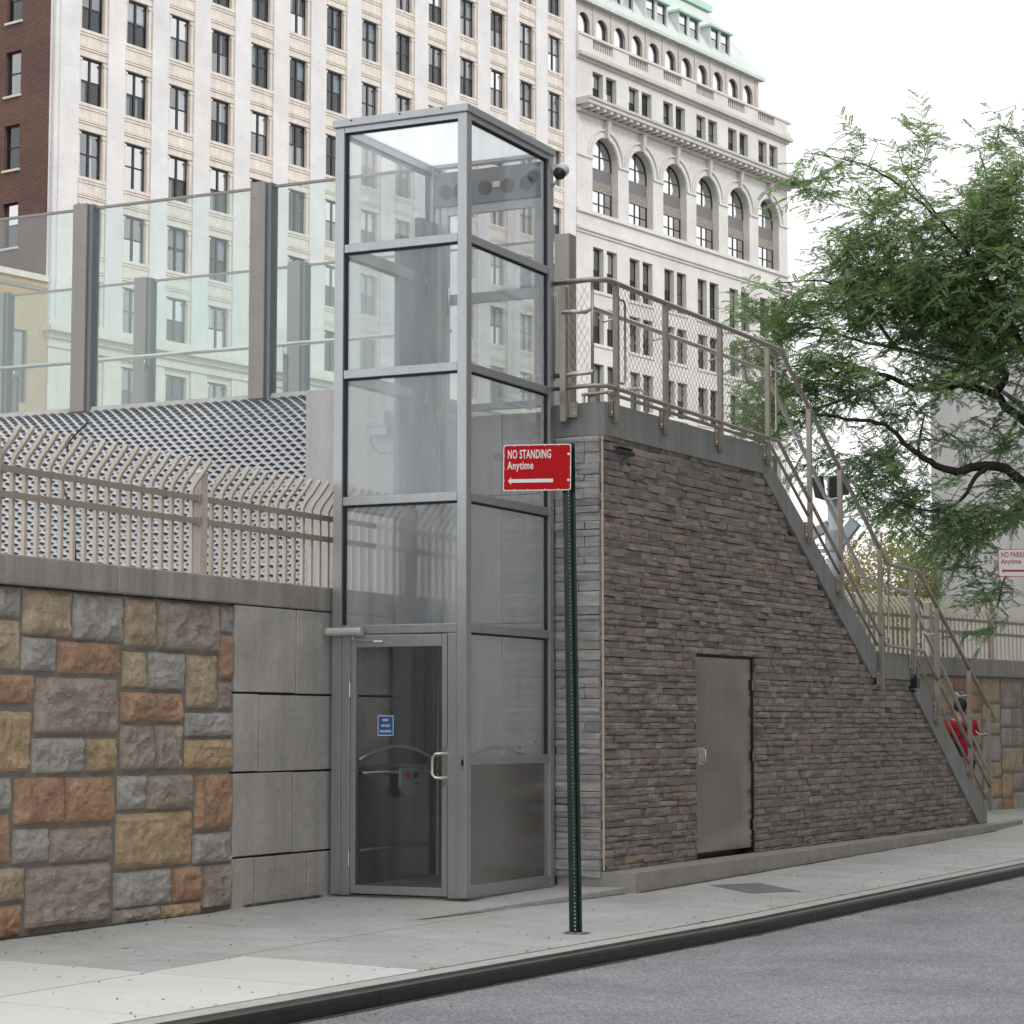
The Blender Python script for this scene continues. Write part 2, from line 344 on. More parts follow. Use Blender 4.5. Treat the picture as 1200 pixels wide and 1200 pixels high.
def link(name, data, parent=None, loc=None):
    ob = bpy.data.objects.new(name, data); COL.objects.link(ob)
    if parent is not None: ob.parent = parent
    if loc is not None: ob.location = loc
    return ob
def tag(ob, label=None, cat=None, group=None, kind=None):
    for k, v in (('label', label), ('category', cat), ('group', group), ('kind', kind)):
        if v: ob[k] = v
    return ob
def thing(name, label, cat, loc=(0, 0, 0), rz=0.0, group=None):
    ob = link(name, None, None, loc); ob.rotation_euler = (0, 0, rz); ob.empty_display_size = .2
    return tag(ob, label, cat, group)
def struct(ob, label=None): return tag(ob, label, None, None, 'structure')
def bevel(ob, wd=.006, seg=2):
    md = ob.modifiers.new("bevel", 'BEVEL'); md.width = wd; md.segments = seg; md.limit_method = 'ANGLE'; md.angle_limit = R(40); return ob
def fontmesh(text, size, sx=1.0):
    cu = bpy.data.curves.new("lettering", 'FONT'); cu.body = text; cu.size = size; cu.extrude = 0.0006; cu.offset = size * .018; cu.resolution_u = 3; cu.space_character = 1.08
    tmp = bpy.data.objects.new("lettering_tmp", cu); COL.objects.link(tmp)
    bpy.context.view_layer.update()
    me = bpy.data.meshes.new_from_object(tmp.evaluated_get(bpy.context.evaluated_depsgraph_get()))
    bpy.data.objects.remove(tmp)
    for v in me.vertices: v.co.x *= sx
    return me

def sheet(x0, x1, z0, z1, y, amp, seed, nu=10, nv=18, depth=.03):
    """thin metal sheet facing -y with the slight oil-canning of a real panel"""
    m = MB(); off = Vector((seed, seed * 2.3, 0))
    for j in range(nv + 1):
        for i in range(nu + 1):
            u, v = i / nu, j / nv; e = min(1, min(u, 1 - u) * 5) * min(1, min(v, 1 - v) * 7)
            m.v.append((x0 + u * (x1 - x0), y - e * amp * (1 + 1.3 * noise.noise(Vector((u * 1.3, v * 2.6, 0)) + off)), z0 + v * (z1 - z0)))
    for j in range(nv):
        for i in range(nu):
            a = j * (nu + 1) + i; m.f.append((a, a + 1, a + nu + 2, a + nu + 1)); m.t.append((1, 1, 1))
    n_ = len(m.v); m.box(x0, x1, y + .001, y + depth, z0, z1)
    return m
# ================================================================== ground, road, sidewalk, kerb
def surf(x, y): return .012 * max(0.0, min(y, 12.5)) - .02 * (x + 1.25) - .015
def kerbx(y): return 2.30 + .068 * y

struct(MB().quad((-900, -300, -.9), (900, -300, -.9), (900, 1200, -.9), (-900, 1200, -.9)).build('ground', M['asphalt']), 'flat ground far beyond the street')
rd = MB()
ys = list(np.arange(-30, 62, 2.0))
for a, b in zip(ys[:-1], ys[1:]):
    q = []
    for (yy) in (a, b):
        kx = kerbx(yy); zz = surf(kx, yy) - .095
        q.append(((kx - .1, yy, zz), (kx + 14, yy, zz + .06)))
    rd.quad(q[0][0], q[0][1], q[1][1], q[1][0])
struct(rd.build('road', M['asphalt']), 'speckled grey asphalt roadway')

sw = MB()                                   # bedding under the slabs: what shows in the joints
for a, b in zip(ys[:-1], ys[1:]):
    ka, kb = kerbx(a) - .20, kerbx(b) - .20
    sw.quad((-1.4, a, surf(-1.4, a) - .014), (ka, a, surf(ka, a) - .014), (kb, b, surf(kb, b) - .014), (-1.4, b, surf(-1.4, b) - .014))
sidewalk = struct(sw.build('sidewalk', M['joint']), 'pale concrete sidewalk')
J = .006
def slab(xa0, xa1, xb0, xb1, ya, yb, mat):
    """one flag: near edge at ya from xa0..xa1, far edge at yb from xb0..xb1"""
    m = MB(); P = [(xa0 + J, ya + J), (xa1 - J, ya + J), (xb1 - J, yb - J), (xb0 + J, yb - J)]
    m.hexa([(x, y, surf(x, y) - .03) for x, y in P] + [(x, y, surf(x, y)) for x, y in P])
    return m.build('slab', mat, sidewalk)
ky = lambda y: kerbx(y) - .272
bands = [(-9.4, -7.9), (-7.9, -6.4), (-6.4, -4.93), (-4.93, -3.92), (-3.92, -2.4), (-2.4, -.75), (-.75, .9), (.9, 2.55), (2.55, 4.2)]
y = 4.2
while y < 34: bands.append((y, y + 1.65)); y += 1.65
for (a, b) in bands:
    if b < -4.9:                            # fresh pour near the kerb, older strip along the wall
        slab(-1.3, -.62, -1.3, -.62, a, b, M['sidewalk'])
        slab(-.62, .52, -.62, .52, a, b, M['newslab'])
        slab(.52, ky(a), .52, ky(b), a, b, M['newslab'])
    elif b < -3.9:
        slab(-1.3, .50, -1.3, .50, a, b, M['sidewalk'])
        slab(.50, ky(a), .50, ky(b), a, b, M['newslab'])
    else:
        mid = lambda q: .45 if q < 2 else .45 + .05 * (q - 2)
        slab(-1.3, mid(a), -1.3, mid(b), a, b, M['sidewalk'])
        slab(mid(a), ky(a), mid(b), ky(b), a, b, M['sidewalk'])
kerb = struct(thing('kerb', None, None), 'worn kerb with dark steel facing along the road')
yk = -14.0
klen = [3.05] * 16
for i, ln in enumerate(klen):
    a, b = yk, yk + ln; yk = b
    m = MB(); mf = MB(); nsub = 4
    for k in range(nsub):
        y0 = a + (b - a) * k / nsub + (.0015 if k == 0 else 0); y1 = a + (b - a) * (k + 1) / nsub - (.0015 if k == nsub - 1 else 0)
        pr = []
        for yy in (y0, y1):
            kx = kerbx(yy); z = surf(kx, yy)
            pr.append([(kx - .262, yy, z + .003), (kx - .112, yy, z + .003), (kx - .112, yy, z - .25), (kx - .262, yy, z - .25)])
        m.hexa([pr[0][3], pr[0][2], pr[1][2], pr[1][3], pr[0][0], pr[0][1], pr[1][1], pr[1][0]])
        prof = [(-.111, .003), (-.034, .005), (-.018, .002), (-.006, -.008), (0, -.025), (.004, -.25)]
        for (u0, w0), (u1, w1) in zip(prof[:-1], prof[1:]):
            q = []
            for yy in (y0, y1):
                kx = kerbx(yy); z = surf(kx, yy)
                q.append(((kx + u0, yy, z + w0), (kx + u1, yy, z + w1)))
            mf.quad(q[0][0], q[0][1], q[1][1], q[1][0])
    ks = m.build('kerb_stone', M['kerbtop'], kerb)
    mf.build('kerb_facing', M['kerbface'], ks, smooth=True)
# raised pad around the lift
pad = MB(); pp = [(-1.249, -1.6, -.012), (.245, -1.258, -.043), (.64, 1.66, .012), (.64, 2.1, .012), (-1.249, 2.1, .002)]
for i in range(5):
    a, b = pp[i], pp[(i + 1) % 5]; pad.quad((a[0], a[1], -.09), (b[0], b[1], -.09), b, a)
pad.quad(pp[0], pp[1], pp[2], pp[4]); pad.tri(pp[2], pp[3], pp[4])
struct(pad.build('concrete_pad', M['sidewalk']), 'raised concrete pad under the glass lift')
# utility cover
uc = MB()
P = [(.96, 2.70), (1.52, 2.20), (1.80, 2.60), (1.24, 3.15)]
uc.hexa([(x, y, surf(x, y) - .02) for x, y in P] + [(x, y, surf(x, y) + .005) for x, y in P])
tag(uc.build('utility_cover', M['hatch']), 'dark flat utility cover set in the sidewalk near the steel door', 'utility cover')

# ================================================================== rough ashlar stones
def rockface(y0, y1, z0, z1, xf, mat, parent, nu=12, nv=9, bulge=.05, gap=.009, edge=.055, name='stone', axis='y', flip=1, seed=None):
    """quarry-faced block: plane x = xf, face bulging by +bulge, chipped margin"""
    m = MB(); rr = np.random.RandomState(random.randint(0, 10**6) if seed is None else seed)
    y0 += gap; y1 -= gap; z0 += gap; z1 -= gap
    off = Vector(tuple(rr.rand(3) * 50)); ph = rr.rand(4)
    for j in range(nv + 1):
        for i in range(nu + 1):
            u, v = i / nu, j / nv; yy = y0 + u * (y1 - y0); zz = z0 + v * (z1 - z0)
            du, dv = min(u, 1 - u) * (y1 - y0), min(v, 1 - v) * (z1 - z0)
            wob = .012 * noise.noise(Vector((yy * 14, zz * 14, 3)) + off)
            e = max(0.0, min(1.0, (min(du, dv) + wob * (du > 0) * (dv > 0)) / edge)); e = e ** .38 if min(du, dv) > 1e-6 else 0
            q = Vector((yy * 4.5, zz * 6.5, 0)) + off
            chip = 1 - abs(noise.noise(q)) * 2.0                        # scalloped breaks with sharp ridges
            chip2 = 1 - abs(noise.noise(q * 2.3 + Vector((7, 3, 1)))) * 2.0
            fine = noise.noise(q * 6.0)
            h = .40 + .30 * chip + .20 * chip2 + .10 * fine
            x = xf + bulge * h * e
            jy = .010 * noise.noise(Vector((zz * 12, i * .5, 1)) + off) if i in (0, nu) else 0
            jz = .010 * noise.noise(Vector((yy * 12, j * .5, 2)) + off) if j in (0, nv) else 0
            m.v.append((x, yy + jy * .6, zz + jz * .6))
    W_ = nu + 1
    for j in range(nv):
        for i in range(nu):
            a = j * W_ + i
            if (i + j) % 2: m.f += [(a, a + 1, a + W_ + 1), (a, a + W_ + 1, a + W_)]
            else: m.f += [(a, a + 1, a + W_), (a + 1, a + W_ + 1, a + W_)]
            m.t += [(1, 1, 1)] * 2
    k = len(m.v)                            # sides back to the wall
    ring = [i for i in range(W_)] + [j * W_ + nu for j in range(1, nv + 1)] + [nv * W_ + i for i in range(nu - 1, -1, -1)] + [j * W_ for j in range(nv - 1, 0, -1)]
    m.v += [(xf - .06, m.v[i][1], m.v[i][2]) for i in ring]
    for q in range(len(ring)):
        r2 = (q + 1) % len(ring); m.f.append((ring[q], ring[r2], k + r2, k + q)); m.t.append((1, 1, 1))
    return m.build(name, mat, parent, smooth=False, fix=False)

# layout of the coloured stones, in metres along the wall (Y) and up (z)
cropS = .36667
SURV = [-4.116, -3.945, -3.770, -3.591, -3.409, -3.222, -3.031, -2.836, -2.636, -2.432, -2.224, -2.010, -1.791, -1.567, -1.337]   # surveyed every 20 units
def wy(cx):                                  # position along the wall for a measure across the elevation
    px = cx * cropS
    if px < 0: return SURV[0] + px * .0086
    return float(np.interp(px, [20 * k for k in range(15)], SURV))
def wz(cx, cy):
    px, py = cx * cropS, 660 + cy * cropS
    top = 684 + px * .0873; bot = 1100 - px * .148 + px * px * 0.000035
    return 2.243 * (bot - py) / (bot - top)
stones = [(0,65,70,175,'G'),(76,78,234,238,'T'),(238,95,398,253,'G'),(404,108,504,272,'O2'),(508,120,710,285,'B'),(714,138,752,225,'G'),
(0,180,70,345,'T'),(74,236,186,350,'G'),(190,252,392,360,'O'),(400,282,478,402,'T'),(482,286,600,408,'G'),(606,294,702,468,'T'),(710,230,752,374,'O'),(706,380,748,470,'B'),
(0,356,114,452,'O'),(120,366,388,550,'B'),(396,414,598,512,'O'),(602,478,736,556,'G'),(0,474,110,672,'Y'),(114,558,282,676,'G'),(286,560,384,670,'Y'),(396,518,504,664,'B'),
(508,516,594,662,'B'),(602,562,738,660,'Y'),(0,688,52,796,'G'),(60,684,220,838,'O'),(224,682,380,832,'O'),(390,678,480,790,'G'),(484,676,630,788,'B'),(636,672,744,852,'O'),
(0,802,50,965,'O'),(58,850,172,962,'G'),(176,844,374,955,'B'),(386,794,628,970,'Y'),(632,860,736,958,'G'),(0,975,98,1085,'T'),(102,962,372,1160,'B'),(382,978,566,1095,'G'),
(570,966,662,1078,'O'),(664,960,736,1100,'B'),(0,1094,88,1200,'O'),(380,1096,530,1150,'B'),(534,1082,658,1135,'Y')]
wall = thing('retaining_wall', 'retaining wall of multicoloured rough stone blocks left of the glass lift', 'wall', (-1.25, -4, 0))
wall.location = (0, 0, 0)
XW = -1.25
MB().box(-1.75, XW - .004, -7.2, -1.405, -.12, 2.235).build('mortar_backing', M['mortar'], wall)
stm = {'G': 'stoneG', 'T': 'stoneT', 'Y': 'stoneY', 'O': 'stoneO', 'B': 'stoneB', 'O2': 'stoneT'}
for (x0, y0, x1, y1, c) in stones:
    ya, yb = wy(x0), wy(x1)
    if x0 == 0: ya = wy(-24)
    if x1 >= 730: yb = -1.365 + random.uniform(-.02, .02)
    zc = (x0 + x1) / 2
    zt, zb = wz(zc, y0), wz(zc, y1)
    rockface(ya, yb, max(zb, -.06), min(zt, 2.238), XW - .012, M[stm[c]], wall, bulge=.068 if (yb - ya) > .3 else .054, nu=22, nv=15, gap=.001)
for k in range(3):                            # the wall runs on to the left of the frame
    yb = wy(-24) - .62 * k
    zz = 0.0
    while zz < 2.2:
        h = random.choice([.3, .42, .55]); h = min(h, 2.235 - zz)
        if h > .12: rockface(yb - .62, yb, zz, zz + h, XW - .012, M[random.choice(['stoneG', 'stoneT', 'stoneO', 'stoneB', 'stoneY'])], wall, nu=6, nv=5)
        zz += h
# smooth concrete blocks beside the lift
for (y0, y1, z0, z1) in [(-1.36, -.47, 1.585, 2.243), (-.47, 1.15, 1.58, 2.243), (-1.36, -1.0, .99, 1.58), (-1.0, 1.15, .985, 1.575),
                         (-1.36, -.50, .36, .985), (-.50, 1.15, .355, .98), (-1.36, -1.04, -.1, .355), (-1.04, -.28, -.1, .352), (-.28, 1.15, -.1, .35)]:
    ob = MB().box(-1.75, XW, y0 + .009, y1 - .009, z0 + .006, z1 - .006).build('concrete_block', M['concrete'], wall); bevel(ob, .004, 1)
MB().box(-1.7, XW - .035, -1.36, 1.15, -.1, 2.24).build('joint_backing', M['mortar_dark'], wall)
# coping
for (y0, y1) in [(-7.2, -5.2), (-5.2, -2.93), (-2.93, -1.42)]:
    ob = MB().box(-1.68, XW + .075, y0 + .004, y1 - .004, 2.243, 2.435).build('coping_block', M['coping'], wall); bevel(ob, .012, 2)
for (y0, y1) in [(-1.42, 1.15)]:
    ob = MB().box(-1.68, XW + .006, y0 + .004, y1, 2.247, 2.44).build('coping_block', M['coping'], wall); bevel(ob, .012, 2)

# ------------------------------------------------------------------ picket fences
def picket_mesh(h, straight, out, name='picket'):
    m = MB(); w_ = .0145
    pts = [(0, 0, 0), (0, 0, straight)]
    for k in range(1, 6):
        a = k / 5; pts.append((out * (a ** 1.6) * .55, 0, straight + (h - straight) * .55 * a))
    pts.append((out, 0, h - .012)); pts.append((out * 1.06, 0, h))
    for i in range(len(pts) - 1):
        a, b = Vector(pts[i]), Vector(pts[i + 1]); wa = w_; wb = w_ if i < len(pts) - 2 else .002
        d = (b - a).normalized(); sx = Vector((d.z, 0, -d.x))
        q = lambda p, ww: [p - sx * ww + Vector((0, -ww, 0)), p + sx * ww + Vector((0, -ww, 0)), p + sx * ww + Vector((0, ww, 0)), p - sx * ww + Vector((0, ww, 0))]
        m.hexa(q(a, wa) + q(b, wb))
    return m.mesh(name, M['fence'])
def fence(root, x, y0, y1, zb, posts, zr, spacing, h, straight, out, xr=.02, post_h=.80, topmat=None):
    me = picket_mesh(h, straight, out)
    yy = y0
    while yy < y1:
        if all(abs(yy - p) > .06 for p in posts):
            link('picket', me, root, (x, yy, zb))
        yy += spacing
    pm = MB().box(-.045, .045, -.045, .045, 0, post_h - .03)
    pm.hexa([(-.052, -.052, post_h - .03), (.052, -.052, post_h - .03), (.052, .052, post_h - .03), (-.052, .052, post_h - .03),
             (-.02, -.02, post_h), (.02, -.02, post_h), (.02, .02, post_h), (-.02, .02, post_h)])
    pme = pm.mesh('post', M['fence'])
    for p in posts: link('post', pme, root, (x + .005, p, zb))
    ends = [y0 - .05] + list(posts) + [y1]
    for a, b in zip(ends[:-1], ends[1:]):
        if b - a < .2: continue
        for z in zr:
            MB().box(x + xr, x + xr + .028, a + .047, b - .047, zb + z, zb + z + .042).build('rail', M['fence_rail'], root)
f1 = thing('picket_fence', 'beige steel picket fence with tips bent outward on the coloured stone wall', 'fence', group='beige picket fences')
fence(f1, -1.42, -6.8, 1.05, 2.44, [-6.42, -4.02, -1.60], (.385, .555), .131, .855, .62, .155)
for p in (-1.60,):
    for z in (.405, .575): MB().box(-1.405, -1.35, p - .085, p - .052, 2.44 + z - .03, 2.44 + z + .03).build('rail_bracket', M['fence_rail'], f1)

# ================================================================== footbridge: abutment, mesh cladding, glass screens
YA = 1.2; YS = 1.65                              # abutment face; deck edge
ab = thing('concrete_abutment', 'pale concrete abutment block between the mesh cladding and the lift', 'abutment')
bevel(MB().box(-2.20, -1.90, YA, 2.4, 1.6, 4.257).build('wall_block', M['abut'], ab), .01, 1)
bevel(MB().box(-1.865, -1.262, YA + .005, 2.4, 3.2, 4.247).build('wall_block', M['abut'], ab), .01, 1)
MB().box(-1.898, -1.262, YA + .012, 2.4, 1.6, 3.195).build('wall_block', M['abut'], ab)
MB().box(-1.902, -1.86, YA + .06, 2.39, 3.19, 4.23).build('expansion_joint', M['steel_dark'], ab)
MB().tri((-1.90, YA - .01, 4.26), (-1.78, YA - .01, 4.255), (-1.83, YA + .02, 4.34)).tri((-1.90, YA - .01, 4.26), (-1.83, YA + .02, 4.34), (-1.87, YA + .08, 4.26)).build('joint_flap', M['mast'], ab)
jb = thing('junction_box', 'small grey junction box with cable on the concrete behind the lift glass', 'junction box', (-1.44, YA - .05, 3.9))
MB().box(-.085, .085, -.05, .05, -.02, .12).build('box', M['abut'], jb)
MB().box(-.06, .1, -.045, .05, -.09, -.025).build('lower_box', M['galv'], jb)
MB().tube([(-.06, -.03, -.07), (-.05, -.04, -.17), (.03, -.04, -.25), (.16, -.03, -.25), (.3, .02, -.23)], .009).build('cable', M['mast'], jb, smooth=True)

cb = thing('loose_cable', 'thin black cable hanging loose over the mesh cladding behind the fence', 'cable', (-4.72, YS - .30, 4.1))
MB().tube([(0, .1, .05), (-.02, .0, -.04), (-.10, -.06, -.16), (-.08, -.09, -.3), (-.16, -.10, -.42), (-.12, -.10, -.55), (-.02, -.10, -.8), (.03, -.10, -1.1), (.06, -.10, -1.45)], .009, 5).build('cable', M['black'], cb, smooth=True)
bridge = thing('footbridge', 'footbridge clad in curved expanded metal mesh behind the picket fence', 'footbridge')
# profile: rounded edge, then down; expanded metal cells follow it
prof = []
for k in range(25):
    a = k / 24 * math.pi / 2
    prof.append((YS - .36 * math.sin(a), 4.275 - .82 * (1 - math.cos(a))))
for k in range(1, 12): prof.append((YS - .36 + .002 * k, 3.455 - .115 * k))
plen = [0]
for (a, b), (c, d) in zip(prof[:-1], prof[1:]): plen.append(plen[-1] + math.hypot(c - a, d - b))
def profat(t):
    t = max(0, min(t, plen[-1] - 1e-6)); i = int(np.searchsorted(plen, t, side='right')) - 1; i = min(i, len(prof) - 2)
    f = (t - plen[i]) / (plen[i + 1] - plen[i]); (a, b), (c, d) = prof[i], prof[i + 1]
    ny, nz = (b - d), -(a - c); l = math.hypot(ny, nz); ny, nz = -ny / l, -nz / l
    # outward = away from the deck, towards -y / up
    if ny > 0 or (abs(ny) < .05 and nz < 0): ny, nz = -ny, -nz
    if nz < 0 and ny > -.5: ny, nz = -ny, -nz
    return a + (c - a) * f, b + (d - b) * f, ny, nz
pu, pv = .102, .082
mesh_m = MB(); rows = int(plen[-1] / (pv / 2))
for j in range(1, rows):
    t0 = j * pv / 2
    for i in range(0, 46):
        u0 = -2.14 - (i + .5 * (j % 2)) * pu
        if u0 > -2.16: continue
        def P(du, dt, off):
            yy, zz, ny, nz = profat(t0 + dt)
            return (u0 + du, yy + ny * off, zz + nz * off)
        o4 = [P(-pu / 2, 0, 0), P(0, -pv / 2, 0), P(pu / 2, 0, 0), P(0, pv / 2, 0)]          # left, top, right, bottom
        i4 = [P(-pu * .39, .004, .003), P(0, -pv * .115, .019), P(pu * .39, .004, .003), P(0, pv * .225, -.014)]
        for q in range(4):
            mesh_m.quad(o4[q], o4[(q + 1) % 4], i4[(q + 1) % 4], i4[q])
M['expmetal'] = plain('galvanised_expanded_metal', (.60, .607, .62), .5, .15, var=.08, scale=1.5)
cl = mesh_m.build('mesh_cladding', M['expmetal'], bridge, fix=False); cl['kind'] = 'stuff'
inner = MB()
for (a, b), (c, d) in zip(prof[:-1], prof[1:]):
    inner.quad((-7.2, a + .22, b - .05), (-2.12, a + .22, b - .05), (-2.12, c + .22, d - .05), (-7.2, c + .22, d - .05))
inner.build('inner_panel', M['mast'], bridge)
MB().box(-7.2, -1.3, YS - .015, YS + .16, 4.277, 4.297).build('edge_beam', M['abut'], bridge)
MB().box(-7.2, -2.1, YS + .03, YS + .25, 3.9, 4.276).build('deck_curb', M['mast'], bridge)
MB().box(-7.2, -1.3, YS + .26, 5.2, 3.85, 4.10).build('deck', M['concrete'], bridge)
MB().tube([(-7.2, 2.6, 4.95), (-1.5, 2.6, 4.95)], .022, 10).build('handrail', M['stainless'], bridge, smooth=True)
for xx in (-6.5, -4.9, -3.3, -1.75):
    MB().box(xx - .02, xx + .02, 2.62, 2.66, 4.12, 4.86).build('handrail_post', M['screenpost'], bridge)
    MB().tube([(xx, 2.64, 4.84), (xx, 2.60, 4.83), (xx, 2.6, 4.935)], .008, 6).build('bracket', M['stainless'], bridge, smooth=True)
def screen(root, Y, xs, zb, zt, xend):
    pw = .105
    for xx in xs:
        m = MB().box(xx - pw, xx + pw * .55, Y - .05, Y + .13, zb - .02, zt + .04)
        ps = bevel(m.build('post', M['screenpost'], root), .006, 1)
        MB().box(xx + pw * .57, xx + pw, Y - .02, Y + .1, zb - .02, zt + .03).build('channel', M['mast'], ps)
        if abs(xx + 2.95) < .1:
            for q in range(9): MB().sphere((xx - .07 + (q % 2) * .1, Y - .052, zt - .1 - q * .17), .007, 6, 4).build('rivet', M['stainless'], ps)
    edges = xs + [xend]
    for a, b in zip(edges[:-1], edges[1:]):
        x0, x1 = min(a, b), max(a, b)
        x0 += pw + .005; x1 -= pw + .005 if b != xend else 0
        if x1 - x0 < .1: continue
        gp = MB().box(x0, x1, Y + .03, Y + .042, zb + .03, zt - .012).build('glass_pane', M['glass_green'], root)
        MB().box(x0, x1, Y + .02, Y + .052, zt - .01, zt + .012).build('edge_trim', M['screenpost'], gp)
        MB().box(x0, x1, Y + .0, Y + .07, zb - .0, zb + .028).build('base_channel', M['abut'], gp)
sf = thing('glass_screen', 'tall clear glass screen with grey posts on the near edge of the footbridge', 'glass screen', group='glass screens of the footbridge')
screen(sf, YS, [-6.93, -4.94, -2.95], 4.30, 6.24, -1.3)
sb = thing('glass_screen', 'glass screen with grey posts along the far edge of the footbridge', 'glass screen', group='glass screens of the footbridge')
screen(sb, 5.0, [-8.6, -6.62, -4.62], 4.13, 6.27, -1.6)
m = MB().box(-1.55, -1.38, 4.95, 5.12, 4.0, 6.31); bevel(m.build('post', M['screenpost'], sb), .006, 1)

# ================================================================== the glass lift
lift = thing('glass_lift', 'glass sided grey framed street lift with entrance door facing left', 'lift')
W_, D_ = 1.209, 1.621
ZR = [0, 1.0285, 2.062, 3.092, 4.121, 5.151]; ZT = 6.19       # undersides of the cross bars
pw = .085
def post(x0, x1, y0, y1, z0=.01, z1=ZT): return bevel(MB().box(x0, x1, y0, y1, z0, z1).build('post', M['steel'], lift), .004, 1)
post(-W_, -W_ + pw, 0, pw); post(-pw, 0, 0, pw); post(-pw, 0, D_ - pw, D_); post(-W_, -W_ + pw, D_ - pw, D_)
mw = .07
for z in ZR[2:]:                                              # front
    zz = z - (0 if z > 2.1 else 0)
    bevel(MB().box(-W_ + pw + .002, -pw - .002, .006, .07, zz, zz + .07).build('mullion', M['steel'], lift), .004, 1)
for z in ZR[1:]:
    bevel(MB().box(-.07, -.006, pw + .002, D_ - pw - .002, z, z + .068).build('mullion', M['steel'], lift), .004, 1)   # right side
    if z > 2: bevel(MB().box(-W_ + .006, -W_ + .07, pw + .002, D_ - pw - .002, z - .01, z + .085).build('mullion', M['steel'], lift), .004, 1)   # wall side
bevel(MB().box(-.08, -.004, pw + .002, D_ - pw - .002, .005, .10).build('sill_rail', M['steel'], lift), .004, 1)
# panes and gaskets
def pane_front(x0, x1, z0, z1, mat):
    p = MB().box(x0, x1, .045, .053, z0, z1).build('glass_pane', mat, lift)
    g = MB(); t = .014
    g.box(x0, x1, .030, .044, z1 - t, z1); g.box(x0, x0 + t * 1.6, .030, .044, z0, z1 - t)
    g.build('gasket', M['steel_dark'], p)
def pane_side(xa, y0, y1, z0, z1, mat, sgn=1, name='glass_pane'):
    p = MB().box(xa - .004, xa + .004, y0, y1, z0, z1).build(name, mat, lift)
    g = MB(); t = .014
    g.box(xa + .005 * sgn, xa + .018 * sgn, y0, y1, z1 - t, z1); g.box(xa + .005 * sgn, xa + .018 * sgn, y1 - t * 2.4, y1, z0, z1 - t)
    g.build('gasket', M['steel_dark'], p)
tops = ZR + [ZT - .046]
for k in range(2, 6): pane_front(-W_ + pw + .002, -pw - .002, tops[k] + .071, tops[k + 1] - .001, M['glass_hazy'] if k < 4 else M['glass'])
for k in range(1, 6): pane_side(-.045, pw + .002, D_ - pw - .002, tops[k] + .069, tops[k + 1] - .001, M['glass_hazy'] if k < 4 else M['glass'])
pm_ = sheet(pw + .002, D_ - pw - .002, .10, 1.0275, 0, .006, 8.1); pm_.v = [(-.03 - v[1], v[0], v[2]) for v in pm_.v]
pm_.build('metal_panel', M['panel'], lift, smooth=True)
for k in range(2, 6): pane_side(-W_ + .045, pw + .002, D_ - pw - .002, tops[k] + .086, tops[k + 1] - .011, M['glass'], -1)
# back: opaque retaining wall below, landing door above
bw = thing('landing_wall', 'smooth grey panelled concrete wall behind the lift', 'wall')
for (x0, x1) in [(-1.25, -.52), (-.52, -.07)]:
    for (z0, z1) in [(-.1, 1.05), (1.05, 2.2), (2.2, 3.3), (3.3, 4.0)]:
        bevel(MB().box(x0 + .003, x1 - .003, D_ + .05, D_ + .5, z0 + .003, z1 - .003).build('concrete_panel', M['backwall'], bw), .006, 1)
MB().box(-1.25, -.08, D_ + .06, D_ + .49, -.1, 4.0).build('panel_backing', M['mortar_dark'], bw)
for (x, z) in [(-.9, 2.1), (-.35, 2.12), (-.9, 1.15), (-.35, 1.15), (-.2, 1.2)]: MB().tube([(x, D_ + .049, z), (x, D_ + .052, z)], .014, 8).build('tie_hole', M['mortar_dark'], bw)
ld = thing('landing_door', 'grey framed glass door of the upper landing at the back of the lift', 'door', (0, 0, 0))
Yb = D_ - .06
for (x0, x1) in [(-1.125, -1.075), (-1.06, -.99), (-.16, -.09)]:
    bevel(MB().box(x0, x1, Yb, Yb + .05, 4.03, 5.84).build('door_frame', M['steel'], ld), .004, 1)
MB().box(-.99, -.16, Yb + .005, Yb + .045, 4.03, 4.09).build('door_frame', M['steel'], ld)
MB().box(-.99, -.16, Yb + .005, Yb + .045, 5.76, 5.84).build('door_frame', M['steel'], ld)
MB().box(-.99, -.16, Yb + .005, Yb + .045, 4.97, 5.06).build('door_frame', M['steel'], ld)
MB().box(-.99, -.16, Yb + .02, Yb + .028, 4.09, 5.76).build('glass_pane', M['glass'], ld)
MB().tube([(-.99, Yb, 5.12), (-.95, Yb - .06, 5.11), (-.95, Yb - .06, 4.90), (-.99, Yb, 4.89)], .011, 8).build('handle', M['stainless'], ld, smooth=True)
hd = MB().box(-W_ + pw, -pw, Yb - .02, Yb + .06, 5.84, 6.14).build('header_panel', M['mast'], lift)
for x in (-1.0, -.86, -.62, -.40, -.22): MB().tube([(x, Yb - .023, 5.965), (x, Yb - .035, 5.965)], .062, 14).build('vent_cover', M['steel_dark'], hd)
MB().box(-.54, -.47, Yb - .03, Yb - .02, 5.96, 6.01).build('lamp_plate', M['white'], hd)
